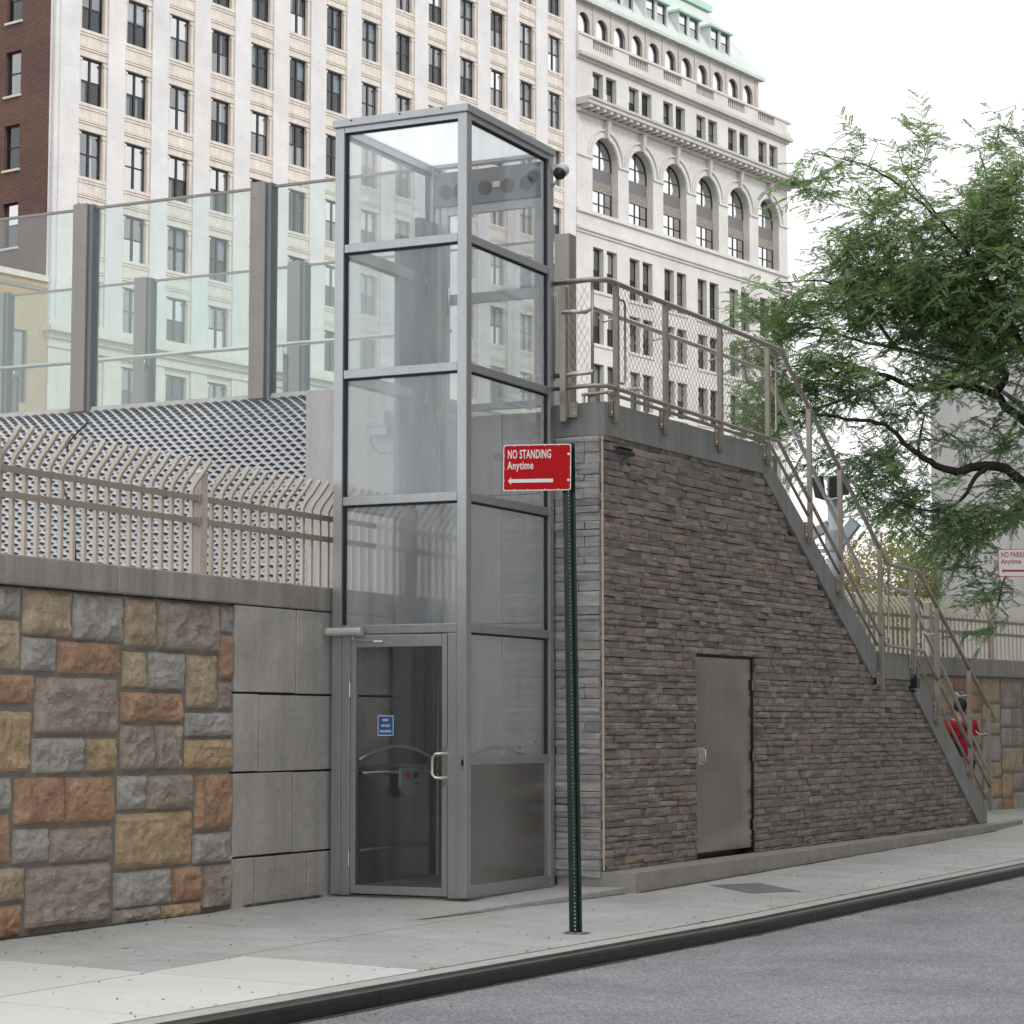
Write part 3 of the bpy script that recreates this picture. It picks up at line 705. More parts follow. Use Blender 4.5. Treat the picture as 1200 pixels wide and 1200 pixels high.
# roof
bevel(MB().box(-W_ - .02, .015, -.02, .05, ZT, ZT + .065).build('roof_edge', M['steel'], lift), .006, 2)
bevel(MB().box(-.055, .015, .052, D_ + .02, ZT, ZT + .065).build('roof_edge', M['steel'], lift), .006, 2)
bevel(MB().box(-W_ - .02, -W_ + .05, .052, D_ + .02, ZT, ZT + .065).build('roof_edge', M['steel'], lift), .006, 2)
bevel(MB().box(-W_ + .052, -.057, D_ - .05, D_ + .02, ZT, ZT + .065).build('roof_edge', M['steel'], lift), .006, 2)
for (a, b, c, d) in [(-W_ + pw + .001, -pw - .001, .004, .075), (-.075, -.004, pw + .001, D_ - pw - .001), (-W_ + .004, -W_ + .075, pw + .001, D_ - pw - .001)]:
    MB().box(a, b, c, d, ZT - .045, ZT - .001).build('top_rail', M['steel'], lift)
MB().box(-W_ + .051, -.056, .051, D_ - .051, ZT + .03, ZT + .036).build('roof_sheet', M['roofsheet'], lift)
for x in (-1.05, -.6, -.22): MB().tube([(x, -.021, ZT + .045), (x, -.028, ZT + .045)], .007, 8).build('bolt', M['steel_dark'], lift)
# entrance door
bevel(MB().box(-W_ + pw + .003, -1.04, .003, .075, .005, 2.055).build('door_jamb', M['steel'], lift), .004, 1)
bevel(MB().box(-.165, -pw - .003, .003, .075, .005, 2.055).build('door_jamb', M['steel'], lift), .004, 1)
ed = link('entrance_door', None, lift)
for (x0, x1, z0, z1) in [(-1.034, -.99, .02, 2.02), (-.215, -.170, .02, 2.02), (-.988, -.217, .02, .085), (-.988, -.217, 1.955, 2.02)]:
    bevel(MB().box(x0, x1, .002, .05, z0, z1 + (.03 if z1 > 2 else 0)).build('door_rail', M['steel'], ed), .004, 1)
MB().box(-.989, -.216, .022, .030, .086, 1.954).build('door_glass', M['glass_door'], ed)
MB().tube([(-.145 - .03, -.0, 1.115), (-.175, -.05, 1.12), (-.235, -.065, 1.118), (-.262, -.065, 1.09), (-.262, -.065, .96), (-.235, -.065, .932), (-.175, -.05, .93), (-.175, 0, .935)], .0135, 10).build('handle', M['stainless'], ed, smooth=True)
MB().box(-.20, -.155, -.008, .0, .87, 1.18).build('handle_plate', M['stainless'], ed)
for z in (1.62, .29): bevel(MB().tube([(-1.038, -.006, z - .06), (-1.038, -.006, z + .06)], .011, 8).build('hinge', M['stainless'], ed), .001, 1)
npl = MB().box(-.785, -.652, .012, .0215, 1.262, 1.412).build('notice_plate', M['blue'], ed)
g = MB(); t = .006
g.box(-.787, -.650, .010, .0119, 1.410, 1.416); g.box(-.787, -.650, .010, .0119, 1.258, 1.264); g.box(-.789, -.784, .010, .0119, 1.264, 1.410); g.box(-.653, -.648, .010, .0119, 1.264, 1.410)
g.build('plate_border', M['white'], npl)
for txt, z, sx in [("DO", 1.375, .8), ("NOT BLOCK", 1.335, .62), ("THIS ENTRANCE", 1.288, .56)]:
    pass
g = MB()
for z, ws in [(1.372, [(-.745, -.692)]), (1.328, [(-.755, -.722), (-.715, -.68)]), (1.284, [(-.768, -.735), (-.729, -.672)])]:
    for a, b in ws:
        xx = a
        while xx < b: g.box(xx, xx + .005, .0095, .0119, z, z + .017); xx += .009
g.build('notice_text', M['white'], npl)
dc = MB().tube([(-1.225, -.055, 2.08), (-.90, -.055, 2.08)], .033, 12); dcl = dc.build('door_closer', M['abut'], lift, smooth=False)
MB().tube([(-.99, -.055, 2.04), (-.985, -.055, 2.015), (-.80, -.04, 2.0), (-.74, -.01, 2.0)], .008, 6).build('closer_arm', M['stainless'], dcl)
MB().box(-.042, -.012, -.006, .002, 1.0, 1.1).build('call_plate', M['stainless'], lift)
MB().box(-.037, -.017, -.012, -.006, 1.03, 1.07).build('call_button', M['black'], lift)
for i in range(2): MB().box(-1.16 + i * .0, -1.10, D_ - .35 + i * .2, D_ - .27 + i * .2, .02, 5.7).build('guide_rail', M['mast'], lift)
MB().box(-1.19, -1.14, D_ - .65, D_ - .1, .02, 5.5).build('mast_panel', M['mast'], lift)
for x in (-1.09, -1.02): MB().box(x - .015, x + .015, D_ - .12, D_ - .08, .02, 4.0).build('guide_rail', M['mast'], lift)
# lift car standing at the bottom
car = thing('lift_car', 'low grey platform car with arched grab rail inside the lift', 'lift car')
MB().box(-1.08, -.11, .14, D_ - .12, .03, .075).build('car_floor', M['mast'], car)
MB().box(-1.10, -1.065, .17, 1.42, .075, 1.02).build('side_panel', M['panel'], car)
MB().box(-.13, -.10, .17, 1.42, .075, .98).build('side_panel', M['panel'], car)
arch = [(.17, 1.06)] + [(.17 + 1.25 * k / 10, 1.06 + .105 * math.sin(math.pi * k / 10)) for k in range(1, 10)] + [(1.42, 1.06)]
MB().tube([(-1.05, y, z) for y, z in arch], .017, 10).build('grab_rail', M['stainless'], car, smooth=True)
MB().tube([(-.14, y, z) for y, z in arch], .017, 10).build('grab_rail', M['stainless'], car, smooth=True)
MB().tube([(-1.03, .2, .955), (-1.03, 1.5, .955)], .014, 10).build('grab_rail', M['stainless'], car, smooth=True)
MB().tube([(-1.04, .17, .345), (-1.04, 1.42, .345)], .012, 8).build('grab_rail', M['mast'], car, smooth=True)
cp = MB().prism([(.77, .985), (1.06, .985), (1.06, .84), (1.02, .77), (.915, .735), (.81, .77), (.77, .84)], 0, .03)
cp.v = [(-1.02 + p[1], p[0], p[2]) for p in cp.v]
cpo = cp.build('control_panel', M['galv'], car)
for (y, z, r, mt) in [(.86, .93, .032, 'redink'), (1.02, .86, .02, 'redink'), (1.0, .93, .025, 'black')]:
    MB().tube([(-.989, y, z), (-.975, y, z)], r, 10).build('button', M[mt], cpo)
# dome camera on the rear corner of the lift
dcam = thing('dome_camera', 'white and black dome camera on the upper rear corner of the lift', 'camera', (.06, D_ - .02, 6.03))
MB().box(-.06, .0, -.02, .02, .03, .08).build('bracket', M['camwhite'], dcam)
MB().sphere((.03, 0, .03), .062, 14, 8).build('housing', M['camwhite'], dcam, smooth=True)
MB().sphere((.02, -.03, -.005), .056, 14, 8).build('dome', M['black'], dcam, smooth=True)
MB().tube([(-.06, 0, -.1), (-.03, 0, -.07), (0, 0, -.03)], .012, 8).build('arm', M['camwhite'], dcam, smooth=True)

# ================================================================== stair wall with ledger stone
th = R(3.0); DV = Vector((math.sin(th), math.cos(th), 0))
# local frame of the stair: x along the wall (away), y into the wall, z up
stair = thing('stair_wall', 'stair block faced in brown ledger stone with sloping grey stringer', 'stair', (.40, 1.68, 0), R(90) - th)
def zlow(s):                                     # underside of the stringer = top of the stone
    if s < 3.39: return 3.77
    if s < 6.38: return 3.767 - .640 * (s - 3.39)
    if s < 7.66: return 1.84
    return 1.70 - .665 * (s - 7.70)
def zplinth(s): return .13 + .0018 * s
DOOR = (1.88, 3.18, .16, 1.965)
tri_pieces = []                                  # (size for ranking, MB)
hole_lamp = None
def ledger(s0, s1, z0, z1, dpt, end=False):
    m = MB(); g = .0025
    c = random.choices([(1, 1, 1), (.84, .84, .85), (1.12, 1.1, 1.08), (1.1, 1.02, .88), (.90, .96, .96), (1.03, .97, .96)], [50, 14, 14, 5, 9, 8])[0]
    f = random.uniform(.84, 1.16); m.cur = (c[0] * f, c[1] * f, c[2] * f)
    if end: m.cur = (m.cur[0] * 1.40, m.cur[1] * 1.60, m.cur[2] * 1.74)  # end stones paler and bluer: part stone, part sky light painted in
    d = [dpt + random.uniform(-.010, .010) for _ in range(4)]
    a0, a1, b0, b1 = s0 + g, s1 - g, z0 + g, z1 - g
    jz = lambda: random.uniform(-.0025, .0025)
    mid = (b0 + b1) / 2 + random.uniform(-.01, .01)
    fr = [(a0, -d[0], b0 + jz()), (a1, -d[1], b0 + jz()), (a1, -d[2], b1 + jz()), (a0, -d[3], b1 + jz())]
    m0 = (a0, -(d[0] + d[3]) / 2 - random.uniform(-.004, .012), mid); m1 = (a1, -(d[1] + d[2]) / 2 - random.uniform(-.004, .012), mid)
    bk = [(p[0], .02, p[2]) for p in fr]
    if end: T = lambda p: (p[1] + .0, p[0], p[2])
    else: T = lambda p: p
    F = [T(p) for p in fr]; Bk = [T(p) for p in bk]; A0, A1 = T(m0), T(m1)
    m.quad(F[0], F[1], A1, A0); m.quad(A0, A1, F[2], F[3])
    m.quad(Bk[0], Bk[1], F[1], F[0]); m.quad(F[3], F[2], Bk[2], Bk[3])
    m.quad(Bk[0], F[0], A0, ((Bk[0][0] + Bk[3][0]) / 2, (Bk[0][1] + Bk[3][1]) / 2, A0[2])); m.quad(((Bk[0][0] + Bk[3][0]) / 2, (Bk[0][1] + Bk[3][1]) / 2, A0[2]), A0, F[3], Bk[3])
    m.quad(F[1], Bk[1], ((Bk[1][0] + Bk[2][0]) / 2, (Bk[1][1] + Bk[2][1]) / 2, A1[2]), A1); m.quad(A1, ((Bk[1][0] + Bk[2][0]) / 2, (Bk[1][1] + Bk[2][1]) / 2, A1[2]), Bk[2], F[2])
    return m
z = .10
while z < 3.77:
    # panel courses: groups of rows share breaks, single thick stones span two rows
    h = random.choice([.05, .055, .06, .065, .072, .08])
    z1 = z + h
    s = random.uniform(-.3, -.02); first = True
    while s < 10.6:
        ln = random.choice([.11, .15, .19, .23, .28, .34])
        a, b = max(s, .0), s + ln; s = b
        if b < .06: continue
        zm = max(z, zplinth((a + b) / 2) + .002)
        # stop under the stringer
        zt = z1
        if min(zlow(a), zlow(b)) < z1 - .002:
            if zlow((a + b) / 2) < z + .01: continue
            # trim the stone to the slope by shortening it
            smax = None
            for q in np.linspace(b, a, 12):
                if zlow(q) >= (z + z1) / 2: smax = q; break
            if smax is None or smax - a < .05: continue
            b = smax
        if zt - zm < .015: continue
        segs = [(a, b)]
        if zm < DOOR[3] + .01 and zt > DOOR[2] - .02:
            segs = []
            if a < DOOR[0] - .03: segs.append((a, min(b, DOOR[0] - .03)))
            if b > DOOR[1] + .03: segs.append((max(a, DOOR[1] + .03), b))
        for (p, q) in segs:
            if q - p < .03: continue
            dep = 17.9 + p
            tri_pieces.append(((q - p) * (zt - zm) / dep ** 2 * .39, ledger(p, q, zm, zt, random.uniform(.012, .034))))
    z = z1
z = .08
while z < 3.76:
    h = random.choice([.05, .06, .07, .08, .09]); z1 = min(z + h, 3.768)
    cuts = [.0, random.choice([.14, .2, .27]), .425] if random.random() < .75 else [.0, .425]
    for a, b in zip(cuts[:-1], cuts[1:]):
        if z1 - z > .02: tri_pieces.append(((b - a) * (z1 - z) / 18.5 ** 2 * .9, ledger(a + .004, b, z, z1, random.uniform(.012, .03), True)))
    z = z1
tri_pieces.sort(key=lambda q: -q[0])
for k, (_, m) in enumerate(tri_pieces):
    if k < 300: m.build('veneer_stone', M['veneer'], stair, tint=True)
rest = MB()
for _, m in tri_pieces[300:]:
    k = len(rest.v); rest.v += m.v; rest.f += [tuple(i + k for i in f) for f in m.f]; rest.t += m.t
ro = rest.build('veneer_stones', M['veneer'], stair, tint=True); ro['kind'] = 'stuff'
# solid core behind the stones (with a pocket for the door)
core = [(0.012, -.1), (DOOR[0] - .02, -.1), (DOOR[0] - .02, DOOR[3] + .02), (DOOR[1] + .02, DOOR[3] + .02), (DOOR[1] + .02, -.1), (10.25, -.1), (10.25, .12), (7.9, 1.66), (7.60, 1.80), (6.44, 1.85), (3.42, 3.79), (.012, 3.78)]
MB().prism(core, .0, .28).build('core_wall', M['mortar_dark'], stair)
MB().box(.012, .06, .28, .44, -.1, 3.76).build('core_wall', M['mortar_dark'], stair)
MB().box(DOOR[0] - .02, DOOR[1] + .02, .10, .26, -.05, DOOR[3] + .02).build('door_pocket', M['black'], stair)
MB().box(-.004, .008, -.026, -.012, .14, 3.765).build('corner_trim', M['fence'], stair)
# stringer / coping band
for poly in ([(-.005, 3.772), (3.388, 3.772), (3.55, 3.80), (3.55, 4.045), (-.005, 4.055)],
             [(3.392, 3.768), (6.383, 1.846), (6.495, 1.846), (6.495, 2.138), (3.60, 3.885), (3.554, 3.94), (3.554, 3.80)],
             [(6.499, 1.842), (7.66, 1.842), (7.70, 1.73), (7.80, 1.73), (7.80, 1.97), (7.74, 2.125), (6.499, 2.135)],
             [(7.704, 1.70), (10.02, .133), (10.30, .133), (10.30, .325), (7.804, 1.962), (7.804, 1.726)]):
    ob = MB().prism(poly, -.045, .20).build('stringer', M['stringer'], stair)
bevel(MB().box(-.012, .14, .2, .44, 3.772, 4.055).build('stringer', M['stringer'], stair), .006, 1)
# treads behind the stringer
def steps(s0, z0, s1, z1, n):
    for k in range(n):
        a = s0 + (s1 - s0) * k / n; b = s0 + (s1 - s0) * (k + 1) / n; zt = z0 + (z1 - z0) * (k + 1) / n
        MB().box(a, b + .02, .21, 1.25, zt - .16, zt).build('tread', M['concrete'], stair)
steps(3.6, 3.86, 6.84, 1.98, 11); steps(7.76, 1.98, 10.5, .2, 10)
MB().box(.15, 3.6, .21, 1.6, 3.7, 3.86).build('landing_slab', M['concrete'], stair); MB().box(6.86, 7.76, .21, 1.25, 1.85, 1.98).build('landing_slab', M['concrete'], stair)
# plinth
pl = MB()
N_ = 14
for k in range(N_):
    a, b = 11.6 * k / N_, 11.6 * (k + 1) / N_
    fa, fb = -.31 if a < 9.5 else -.31 + .10 * (a - 9.5), -.31 if b < 9.5 else -.31 + .10 * (b - 9.5)
    pl.hexa([(a, fa, -.12), (b, fb, -.12), (b, .0, -.12), (a, .0, -.12), (a, fa, zplinth(a)), (b, fb, zplinth(b)), (b, .0, zplinth(b)), (a, .0, zplinth(a))])
pl.box(.004, .05, .0, .42, -.1, .10)
pl.build('plinth', M['plinth'], stair)
# steel door
d0, d1, dz0, dz1 = DOOR
dr = link('steel_door', None, stair)
sheet(d0 + .004, d1 - .004, dz0 + .03, dz1 - .006, .006, .013, 3.3).build('door_leaf', M['doorplate'], dr, smooth=True)
g = MB(); g.box(d0 - .022, d0, -.006, .06, dz0, dz1 + .02); g.box(d1, d1 + .014, -.004, .06, dz0, dz1 + .02); g.box(d0, d1, -.006, .06, dz1, dz1 + .02)
g.build('door_frame', M['steel_dark'], dr)
MB().box(d0 + .10, d0 + .16, -.012, .006, .98, 1.14).build('handle_plate', M['stainless'], dr)
MB().tube([(d0 + .13, 0, 1.12), (d0 + .13, -.04, 1.11), (d0 + .13, -.04, 1.01), (d0 + .13, 0, 1.0)], .01, 8).build('handle', M['stainless'], dr, smooth=True)
for z in (.4, 1.05, 1.72): MB().tube([(d1 - .003, -.012, z - .05), (d1 - .003, -.012, z + .05)], .012, 8).build('hinge', M['mast'], dr)

# ------------------------------------------------------------------ stair railing
rail = thing('stair_railing', 'weathered steel railing with handrail and wire mesh along the stair wall', 'railing', (.40, 1.68, 0), R(90) - th)
RY = -.075
def rtube(pts, r, name='rail', mat='bronze', seg=10): return MB().tube(pts, r, seg).build(name, M[mat], rail, smooth=True)
top = [(.03, 5.09), (3.79, 5.04), (6.81, 3.096), (7.824, 3.081), (10.66, 1.387)]
bot = [(.03, 4.185), (3.725, 4.12), (6.716, 2.206), (7.955, 2.18), (10.386, .556)]
low2 = [(.03, 4.13), (3.55, 4.075), (6.50, 2.20)]
rtube([(-.08, .42, 5.085), (-.08, .02, 5.09)] + [(top[0][0], RY, top[0][1])] + [(s, RY, z) for s, z in top[1:]], .024)
rtube([(-.08, .42, 4.18), (-.08, .02, 4.185)] + [(s, RY, z) for s, z in bot], .020)
rtube([(s, RY + .02, z) for s, z in low2], .016)
rtube([(7.653, RY + .02, 2.16), (10.253, RY + .02, .445)], .016)
hr = [(-.05, 4.875), (3.82, 4.85), (6.60, 2.90), (7.93, 2.857), (10.95, .68)]
rtube([(-.12, .30, 4.83), (-.02, .12, 4.83)] + [(s + (.1 if i == 0 else 0), .10, z) for i, (s, z) in enumerate(hr)], .022, 'handrail', 'stainless')
posts = [(.155, 5.085, 3.88), (1.14, 5.07, 3.89), (2.33, 5.055, 3.865), (3.47, 5.04, 3.855), (4.54, 4.55, 3.16), (5.39, 4.01, 2.66), (6.56, 3.27, 1.70), (7.61, 3.085, 1.90), (8.44, 2.70, 1.33), (9.60, 2.0, .72), (10.34, 1.54, .30)]
for (s, zt, zb) in posts:
    po = bevel(MB().box(s - .016, s + .016, RY - .026, RY + .026, zb, zt - .01).build('post', M['bronze'], rail), .004, 1)
    MB().box(s - .085, s - .024, -.058, -.046, zb + .06, zb + .22).build('base_plate', M['bronze'], po)
    for q in (.09, .19): MB().sphere((s - .055, -.06, zb + q), .010, 6, 4).build('bolt', M['stainless'], po)
    MB().tube([(s, RY, zt - .30), (s + .02, .05, zt - .32), (s + .02, .10, zt - .27)], .008, 6).build('handrail_bracket', M['stainless'], po, smooth=True)
# end face post and its frame
po = bevel(MB().box(-.11, -.05, .27, .33, 3.89, 5.05).build('post', M['bronze'], rail), .004, 1)
MB().box(-.062, -.05, .185, .268, 3.93, 4.06).build('base_plate', M['bronze'], po)
for z in (3.96, 4.03): MB().sphere((-.066, .22, z), .009, 6, 4).build('bolt', M['stainless'], po)
rtube([(-.08, .42, 4.29), (-.08, .02, 4.30)], .022, 'rail', 'stainless')
def loopframe(pts, name='panel_frame', r=.010): return MB().tube(pts, r, 6).build(name, M['bronze'], rail, smooth=True)
def mesh_panel(s0, s1, lo, hi, yy=RY, step=.075, flip=False, name='wire_mesh'):
    """woven cable net between two rails, lo/hi give z at s"""
    m = MB(); r = .0022
    def seg(p, q):
        a = Vector(p); b = Vector(q); d = (b - a).normalized(); u = d.cross(Vector((0, 1, 0))).normalized() * r; v = Vector((0, 1, 0)) * r
        k = len(m.v); m.v += [tuple(a + u), tuple(a - u * .5 + v), tuple(a - u * .5 - v), tuple(b + u), tuple(b - u * .5 + v), tuple(b - u * .5 - v)]
        for f in ((0, 1, 4, 3), (1, 2, 5, 4), (2, 0, 3, 5)): m.f.append(tuple(k + i for i in f)); m.t.append((1, 1, 1))
    slope = 1.15
    L_ = s1 - s0; Hh = hi(s0) - lo(s0)
    for sg in (1, -1):
        c = -Hh / slope - .2
        while c < L_ + Hh / slope + .2:
            # parametrise line through bottom at s0 + c
            pts = []
            for k in range(25):
                s = s0 + c + sg * (k / 24) * (Hh / slope) ; f = k / 24
                if s0 <= s <= s1: pts.append((s, yy, lo(s) + f * (hi(s) - lo(s))))
            if len(pts) >= 2: seg(pts[0], pts[-1])
            c += step
    return m.build(name, M['bronze'], rail, fix=False)
lin = lambda P: (lambda s: float(np.interp(s, [p[0] for p in P], [p[1] for p in P])))
lo, hi = lin(bot), lin(top)
for a, b in [(.2, 1.11), (1.17, 2.3), (2.36, 3.44)]:
    loopframe([(a + .01, RY, lo(a) + .05), (a + .05, RY, hi(a) - .06)][:1] + [(a + .01, RY, hi(a) - .14), (a + .03, RY, hi(a) - .12)], r=.007)
    mesh_panel(a, b, lambda s: lo(s) + .02, lambda s: hi(s) - .02)
loopframe([(.20, RY, 4.98 - .03), (.30, RY, 4.96), (.33, RY, 4.93), (.33, RY, 4.28), (.30, RY, 4.24), (.2, RY, 4.235)], r=.011)
loopframe([(3.53, RY, 4.96), (3.66, RY, 4.95), (3.68, RY, 4.90), (3.68, RY, 4.24), (3.64, RY, 4.20), (3.53, RY, 4.2)], r=.011)
loopframe([(6.62, RY, 3.04), (6.83, RY, 3.02), (6.83, RY, 2.32), (6.80, RY, 2.28), (6.62, RY, 2.28)], r=.010)
loopframe([(7.66, RY, 2.98), (7.82, RY, 2.96), (7.83, RY, 2.30), (7.80, RY, 2.25), (7.66, RY, 2.25)], r=.010)
m = MB(); r = .002
nx, nz = 9, 14
for k in range(-14, 10):                       # net on the short end bay
    for sg in (1, -1):
        y0, z0 = .05 + k * .055, 4.2
        pts = [(y0 + sg * .055 * q * .6, 4.2 + q * .06) for q in range(15)]
        pts = [p for p in pts if .05 <= p[0] <= .40]
        if len(pts) > 1: m.tube([(-.08, pts[0][0], pts[0][1]), (-.08, pts[-1][0], pts[-1][1])], r, 4)
m.build('wire_mesh', M['bronze'], rail, fix=False)
MB().tube([(-.08, .39, 4.25), (-.08, .39, 4.97), (-.08, .36, 5.0)], .009, 6).build('panel_frame', M['stainless'], rail, smooth=True)
MB().tube([(-.08, .03, 4.2), (-.08, .03, 5.07)], .014, 8).build('panel_frame', M['bronze'], rail, smooth=True)
# landing rail further back
br = thing('landing_rail', 'low inner handrail of the upper landing seen through the wire mesh', 'railing', (-.3, 3.3, 3.86))
MB().tube([(-.2, 0, .52), (.35, .05, .55), (.42, .06, .5), (.42, .06, -.0)], .016, 8).build('rail', M['bronze'], br, smooth=True)
MB().tube([(-.18, 0, .52), (-.18, 0, 0)], .016, 8).build('rail', M['bronze'], br, smooth=True)
MB().box(-.16, -.08, .04, .12, 0, .62).build('post', M['bronze'], br)

# cameras and lamp on the stair wall
def at_stair(s, y, z): return (.40 + DV.x * s + DV.y * (-y), 1.68 + DV.y * s - DV.x * (-y), z)
bc = thing('bullet_camera', 'small black bullet camera high on the brown stone wall near its corner', 'camera', at_stair(.24, -.10, 3.64), R(90) - th)
MB().tube([(-.15, -.02, 0), (.12, -.02, .004)], .030, 12).build('housing', M['black'], bc, smooth=False)
MB().box(-.17, .08, -.055, .015, .028, .036).build('sun_shield', M['black'], bc)
MB().tube([(.08, 0, -.01), (.12, .06, -.05)], .014, 8).build('arm', M['mast'], bc); MB().tube([(.12, .055, -.05), (.12, .085, -.05)], .035, 12).build('mount', M['mast'], bc)
bl = thing('wall_lamp', 'small black lamp hanging below the middle landing of the stair', 'lamp', at_stair(7.66, -.08, 1.87), R(90) - th)
MB().tube([(0, 0, .12), (0, 0, .0)], .018, 8).build('stem', M['black'], bl); MB().box(-.055, .055, -.035, .05, -.12, .0).build('housing', M['black'], bl)

# ================================================================== far retaining wall and fence
XF = -.263
fw = thing('retaining_wall', 'far retaining wall of tan and grey squared stone beyond the stair foot', 'wall', (-.263, 17.2, 0), R(-13.2))
XF = 0.0; YF = 17.2
MB().box(XF - .5, XF - .012, -5.6, 22, -.3, 2.035).build('mortar_backing', M['mortar'], fw)
cols = ['stoneO', 'stoneT', 'stoneG', 'stoneG', 'stoneT', 'stoneO', 'stoneB', 'stoneY', 'stoneB']
def ashlar(y0, y1, z0, z1):
    wd, hg = y1 - y0, z1 - z0
    if wd > .95 or (wd > .6 and wd > hg * 1.1 and random.random() < .65):
        c = y0 + wd * random.uniform(.36, .64); ashlar(y0, c, z0, z1); ashlar(c, y1, z0, z1)
    elif hg > .62 or (hg > .42 and random.random() < .6):
        c = z0 + hg * random.uniform(.36, .64); ashlar(y0, y1, z0, c); ashlar(y0, y1, c, z1)
    else: rockface(y0, y1, z0, z1, XF - .02, M[random.choice(cols)], fw, nu=9, nv=6, bulge=.035, gap=.002, edge=.022)
for k in range(9): ashlar(-4.2 + k * 1.3, -4.2 + (k + 1) * 1.3, .05, 2.035)
for k in range(9): bevel(MB().box(XF - .45, XF + .06, -5.6 + k * 2.4 + .004, -5.6 + (k + 1) * 2.4 - .004, 2.036, 2.29).build('coping_block', M['coping'], fw), .012, 1)
f2 = thing('picket_fence', 'beige steel picket fence with tips bent inward beyond the stair', 'fence', (-.263, 17.2, 0), R(-13.2), 'beige picket fences')
fence(f2, XF - .25, -5.5, 10.0, 2.29, [-5.1, -3.25, -1.4, .45, 2.3, 4.15, 6.0, 7.85], (.36, .54), .128, .86, .60, -.17, xr=.015)

# ================================================================== NO STANDING sign and post
sp = thing('street_sign', 'red NO STANDING sign on a green perforated post at the kerb', 'sign', (1.58, -1.44, -.066))
sp.rotation_euler = (0, R(-.75), R(12)); sp.scale = (.9, .9, 1)
g = MB(); HH = 3.36
# open channel: two flanges and a web with a row of holes
g.box(-.05, -.018, .018, .022, 0, HH); g.box(.022, .05, .018, .022, 0, HH)
g.hexa([(-.018, .018, 0), (-.014, -.02, 0), (-.010, -.02, 0), (-.014, .022, 0), (-.018, .018, HH), (-.014, -.02, HH), (-.010, -.02, HH), (-.014, .022, HH)])
g.hexa([(.018, -.02, 0), (.022, .018, 0), (.026, .022, 0), (.022, -.02, 0), (.018, -.02, HH), (.022, .018, HH), (.026, .022, HH), (.022, -.02, HH)])
g.box(-.010, -.001, -.022, -.018, 0, HH); g.box(.009, .018, -.022, -.018, 0, HH)
z = .0
while z < HH: g.box(-.001, .009, -.022, -.018, z, min(z + .0155, HH)); z += .0254
g.build('post', M['signgreen'], sp)
pl_ = MB()
def rrect(w, h, r, n=5):
    pts = []
    for cx, cy, a0 in ((w - r, r, -90), (w - r, h - r, 0), (r, h - r, 90), (r, r, 180)):
        for k in range(n + 1): a = R(a0 + 90 * k / n); pts.append((cx + r * math.cos(a), cy + r * math.sin(a)))
    return pts
def sign(root, wd, hg, ox, oy, oz, rot, face, ink, border, l1, l2, arrow, sz1, sz2, sx=.82):
    plate = MB().prism(rrect(wd, hg, .018), 0, .003).build('sign_plate', M['galv'], root); plate.location = (ox, oy, oz); plate.rotation_euler = rot
    def inset(d, y, mat, nm): 
        o_ = MB().prism([(p[0] + d, p[1] + d) for p in rrect(wd - 2 * d, hg - 2 * d, .016)], y, y + .0006).build(nm, mat, plate); return o_
    inset(.0005, -.0010, border, 'border'); inset(.0075, -.0020, face, 'face')
    for txt, z, s in ((l1, hg * .70, sz1), (l2, hg * .47, sz2)):
        me = fontmesh(txt, s, sx if txt[:2] == 'NO' else sx * 1.32); me.materials.append(ink)
        lo_ = link('lettering', me, plate, (wd * .065, -.0030, z)); lo_.rotation_euler = (R(90), 0, 0)
    a0, a1 = wd * .075, wd * arrow; zc = hg * .215; hw, ht = hg * .09, hg * .038
    MB().prism([(a0, zc), (a0 + hw * .95, zc + hw), (a0 + hw * .80, zc + ht), (a1, zc + ht), (a1, zc - ht), (a0 + hw * .80, zc - ht), (a0 + hw * .95, zc - hw)], -.0034, -.0026).build('arrow', ink, plate)
    # notched chips in the edge
    g_ = MB()
    for k in range(4):
        u = wd * (.17 + .2 * k + (.05 if k > 1 else 0))
        for zz, dz in ((hg - .0085, -.006), (.0085, .006)):
            g_.tri((u - .007, -.0032, zz), (u + .007, -.0032, zz), (u, -.0032, zz + dz))
    for k in range(3):
        v = hg * (.22 + .27 * k); g_.tri((.0085, -.0032, v - .006), (.0085, -.0032, v + .006), (.0145, -.0032, v)); g_.tri((wd - .0085, -.0032, v - .006), (wd - .0085, -.0032, v + .006), (wd - .0145, -.0032, v))
    g_.build('edge_notches', border, plate)
    for v in (.22, .78): MB().tube([(wd - .02, -.006, hg * v), (wd - .02, .004, hg * v)], .009, 8).build('bolt', M['stainless'], plate)
sign(sp, .55, .325, -.515, -.028, 3.04, (0, R(1.6), R(-4)), M['red'], M['white'], M['white'], "NO STANDING", "Anytime", .74, .086, .078, .565)

np_ = thing('street_sign', 'white NO PARKING sign with red lettering on the right under the tree', 'sign', (1.80, 9.50, surf(1.80, 9.50) - .01))
np_.rotation_euler = (0, 0, R(18)); np_.scale = (.92, .92, .955)
ppn = MB()
ppn.box(.44, .455, .01, .07, 0, 3.5); ppn.box(.455, .50, .01, .014, 0, 3.5); ppn.box(.50, .515, .01, .07, 0, 3.5)
ppn.build('post', M['signgreen'], np_)
sign(np_, .50, .325, .0, .0, 3.10, (0, 0, R(4)), M['white'], M['redink'], M['redink'], "NO PARKING", "Anytime", .80, .090, .080, .63)

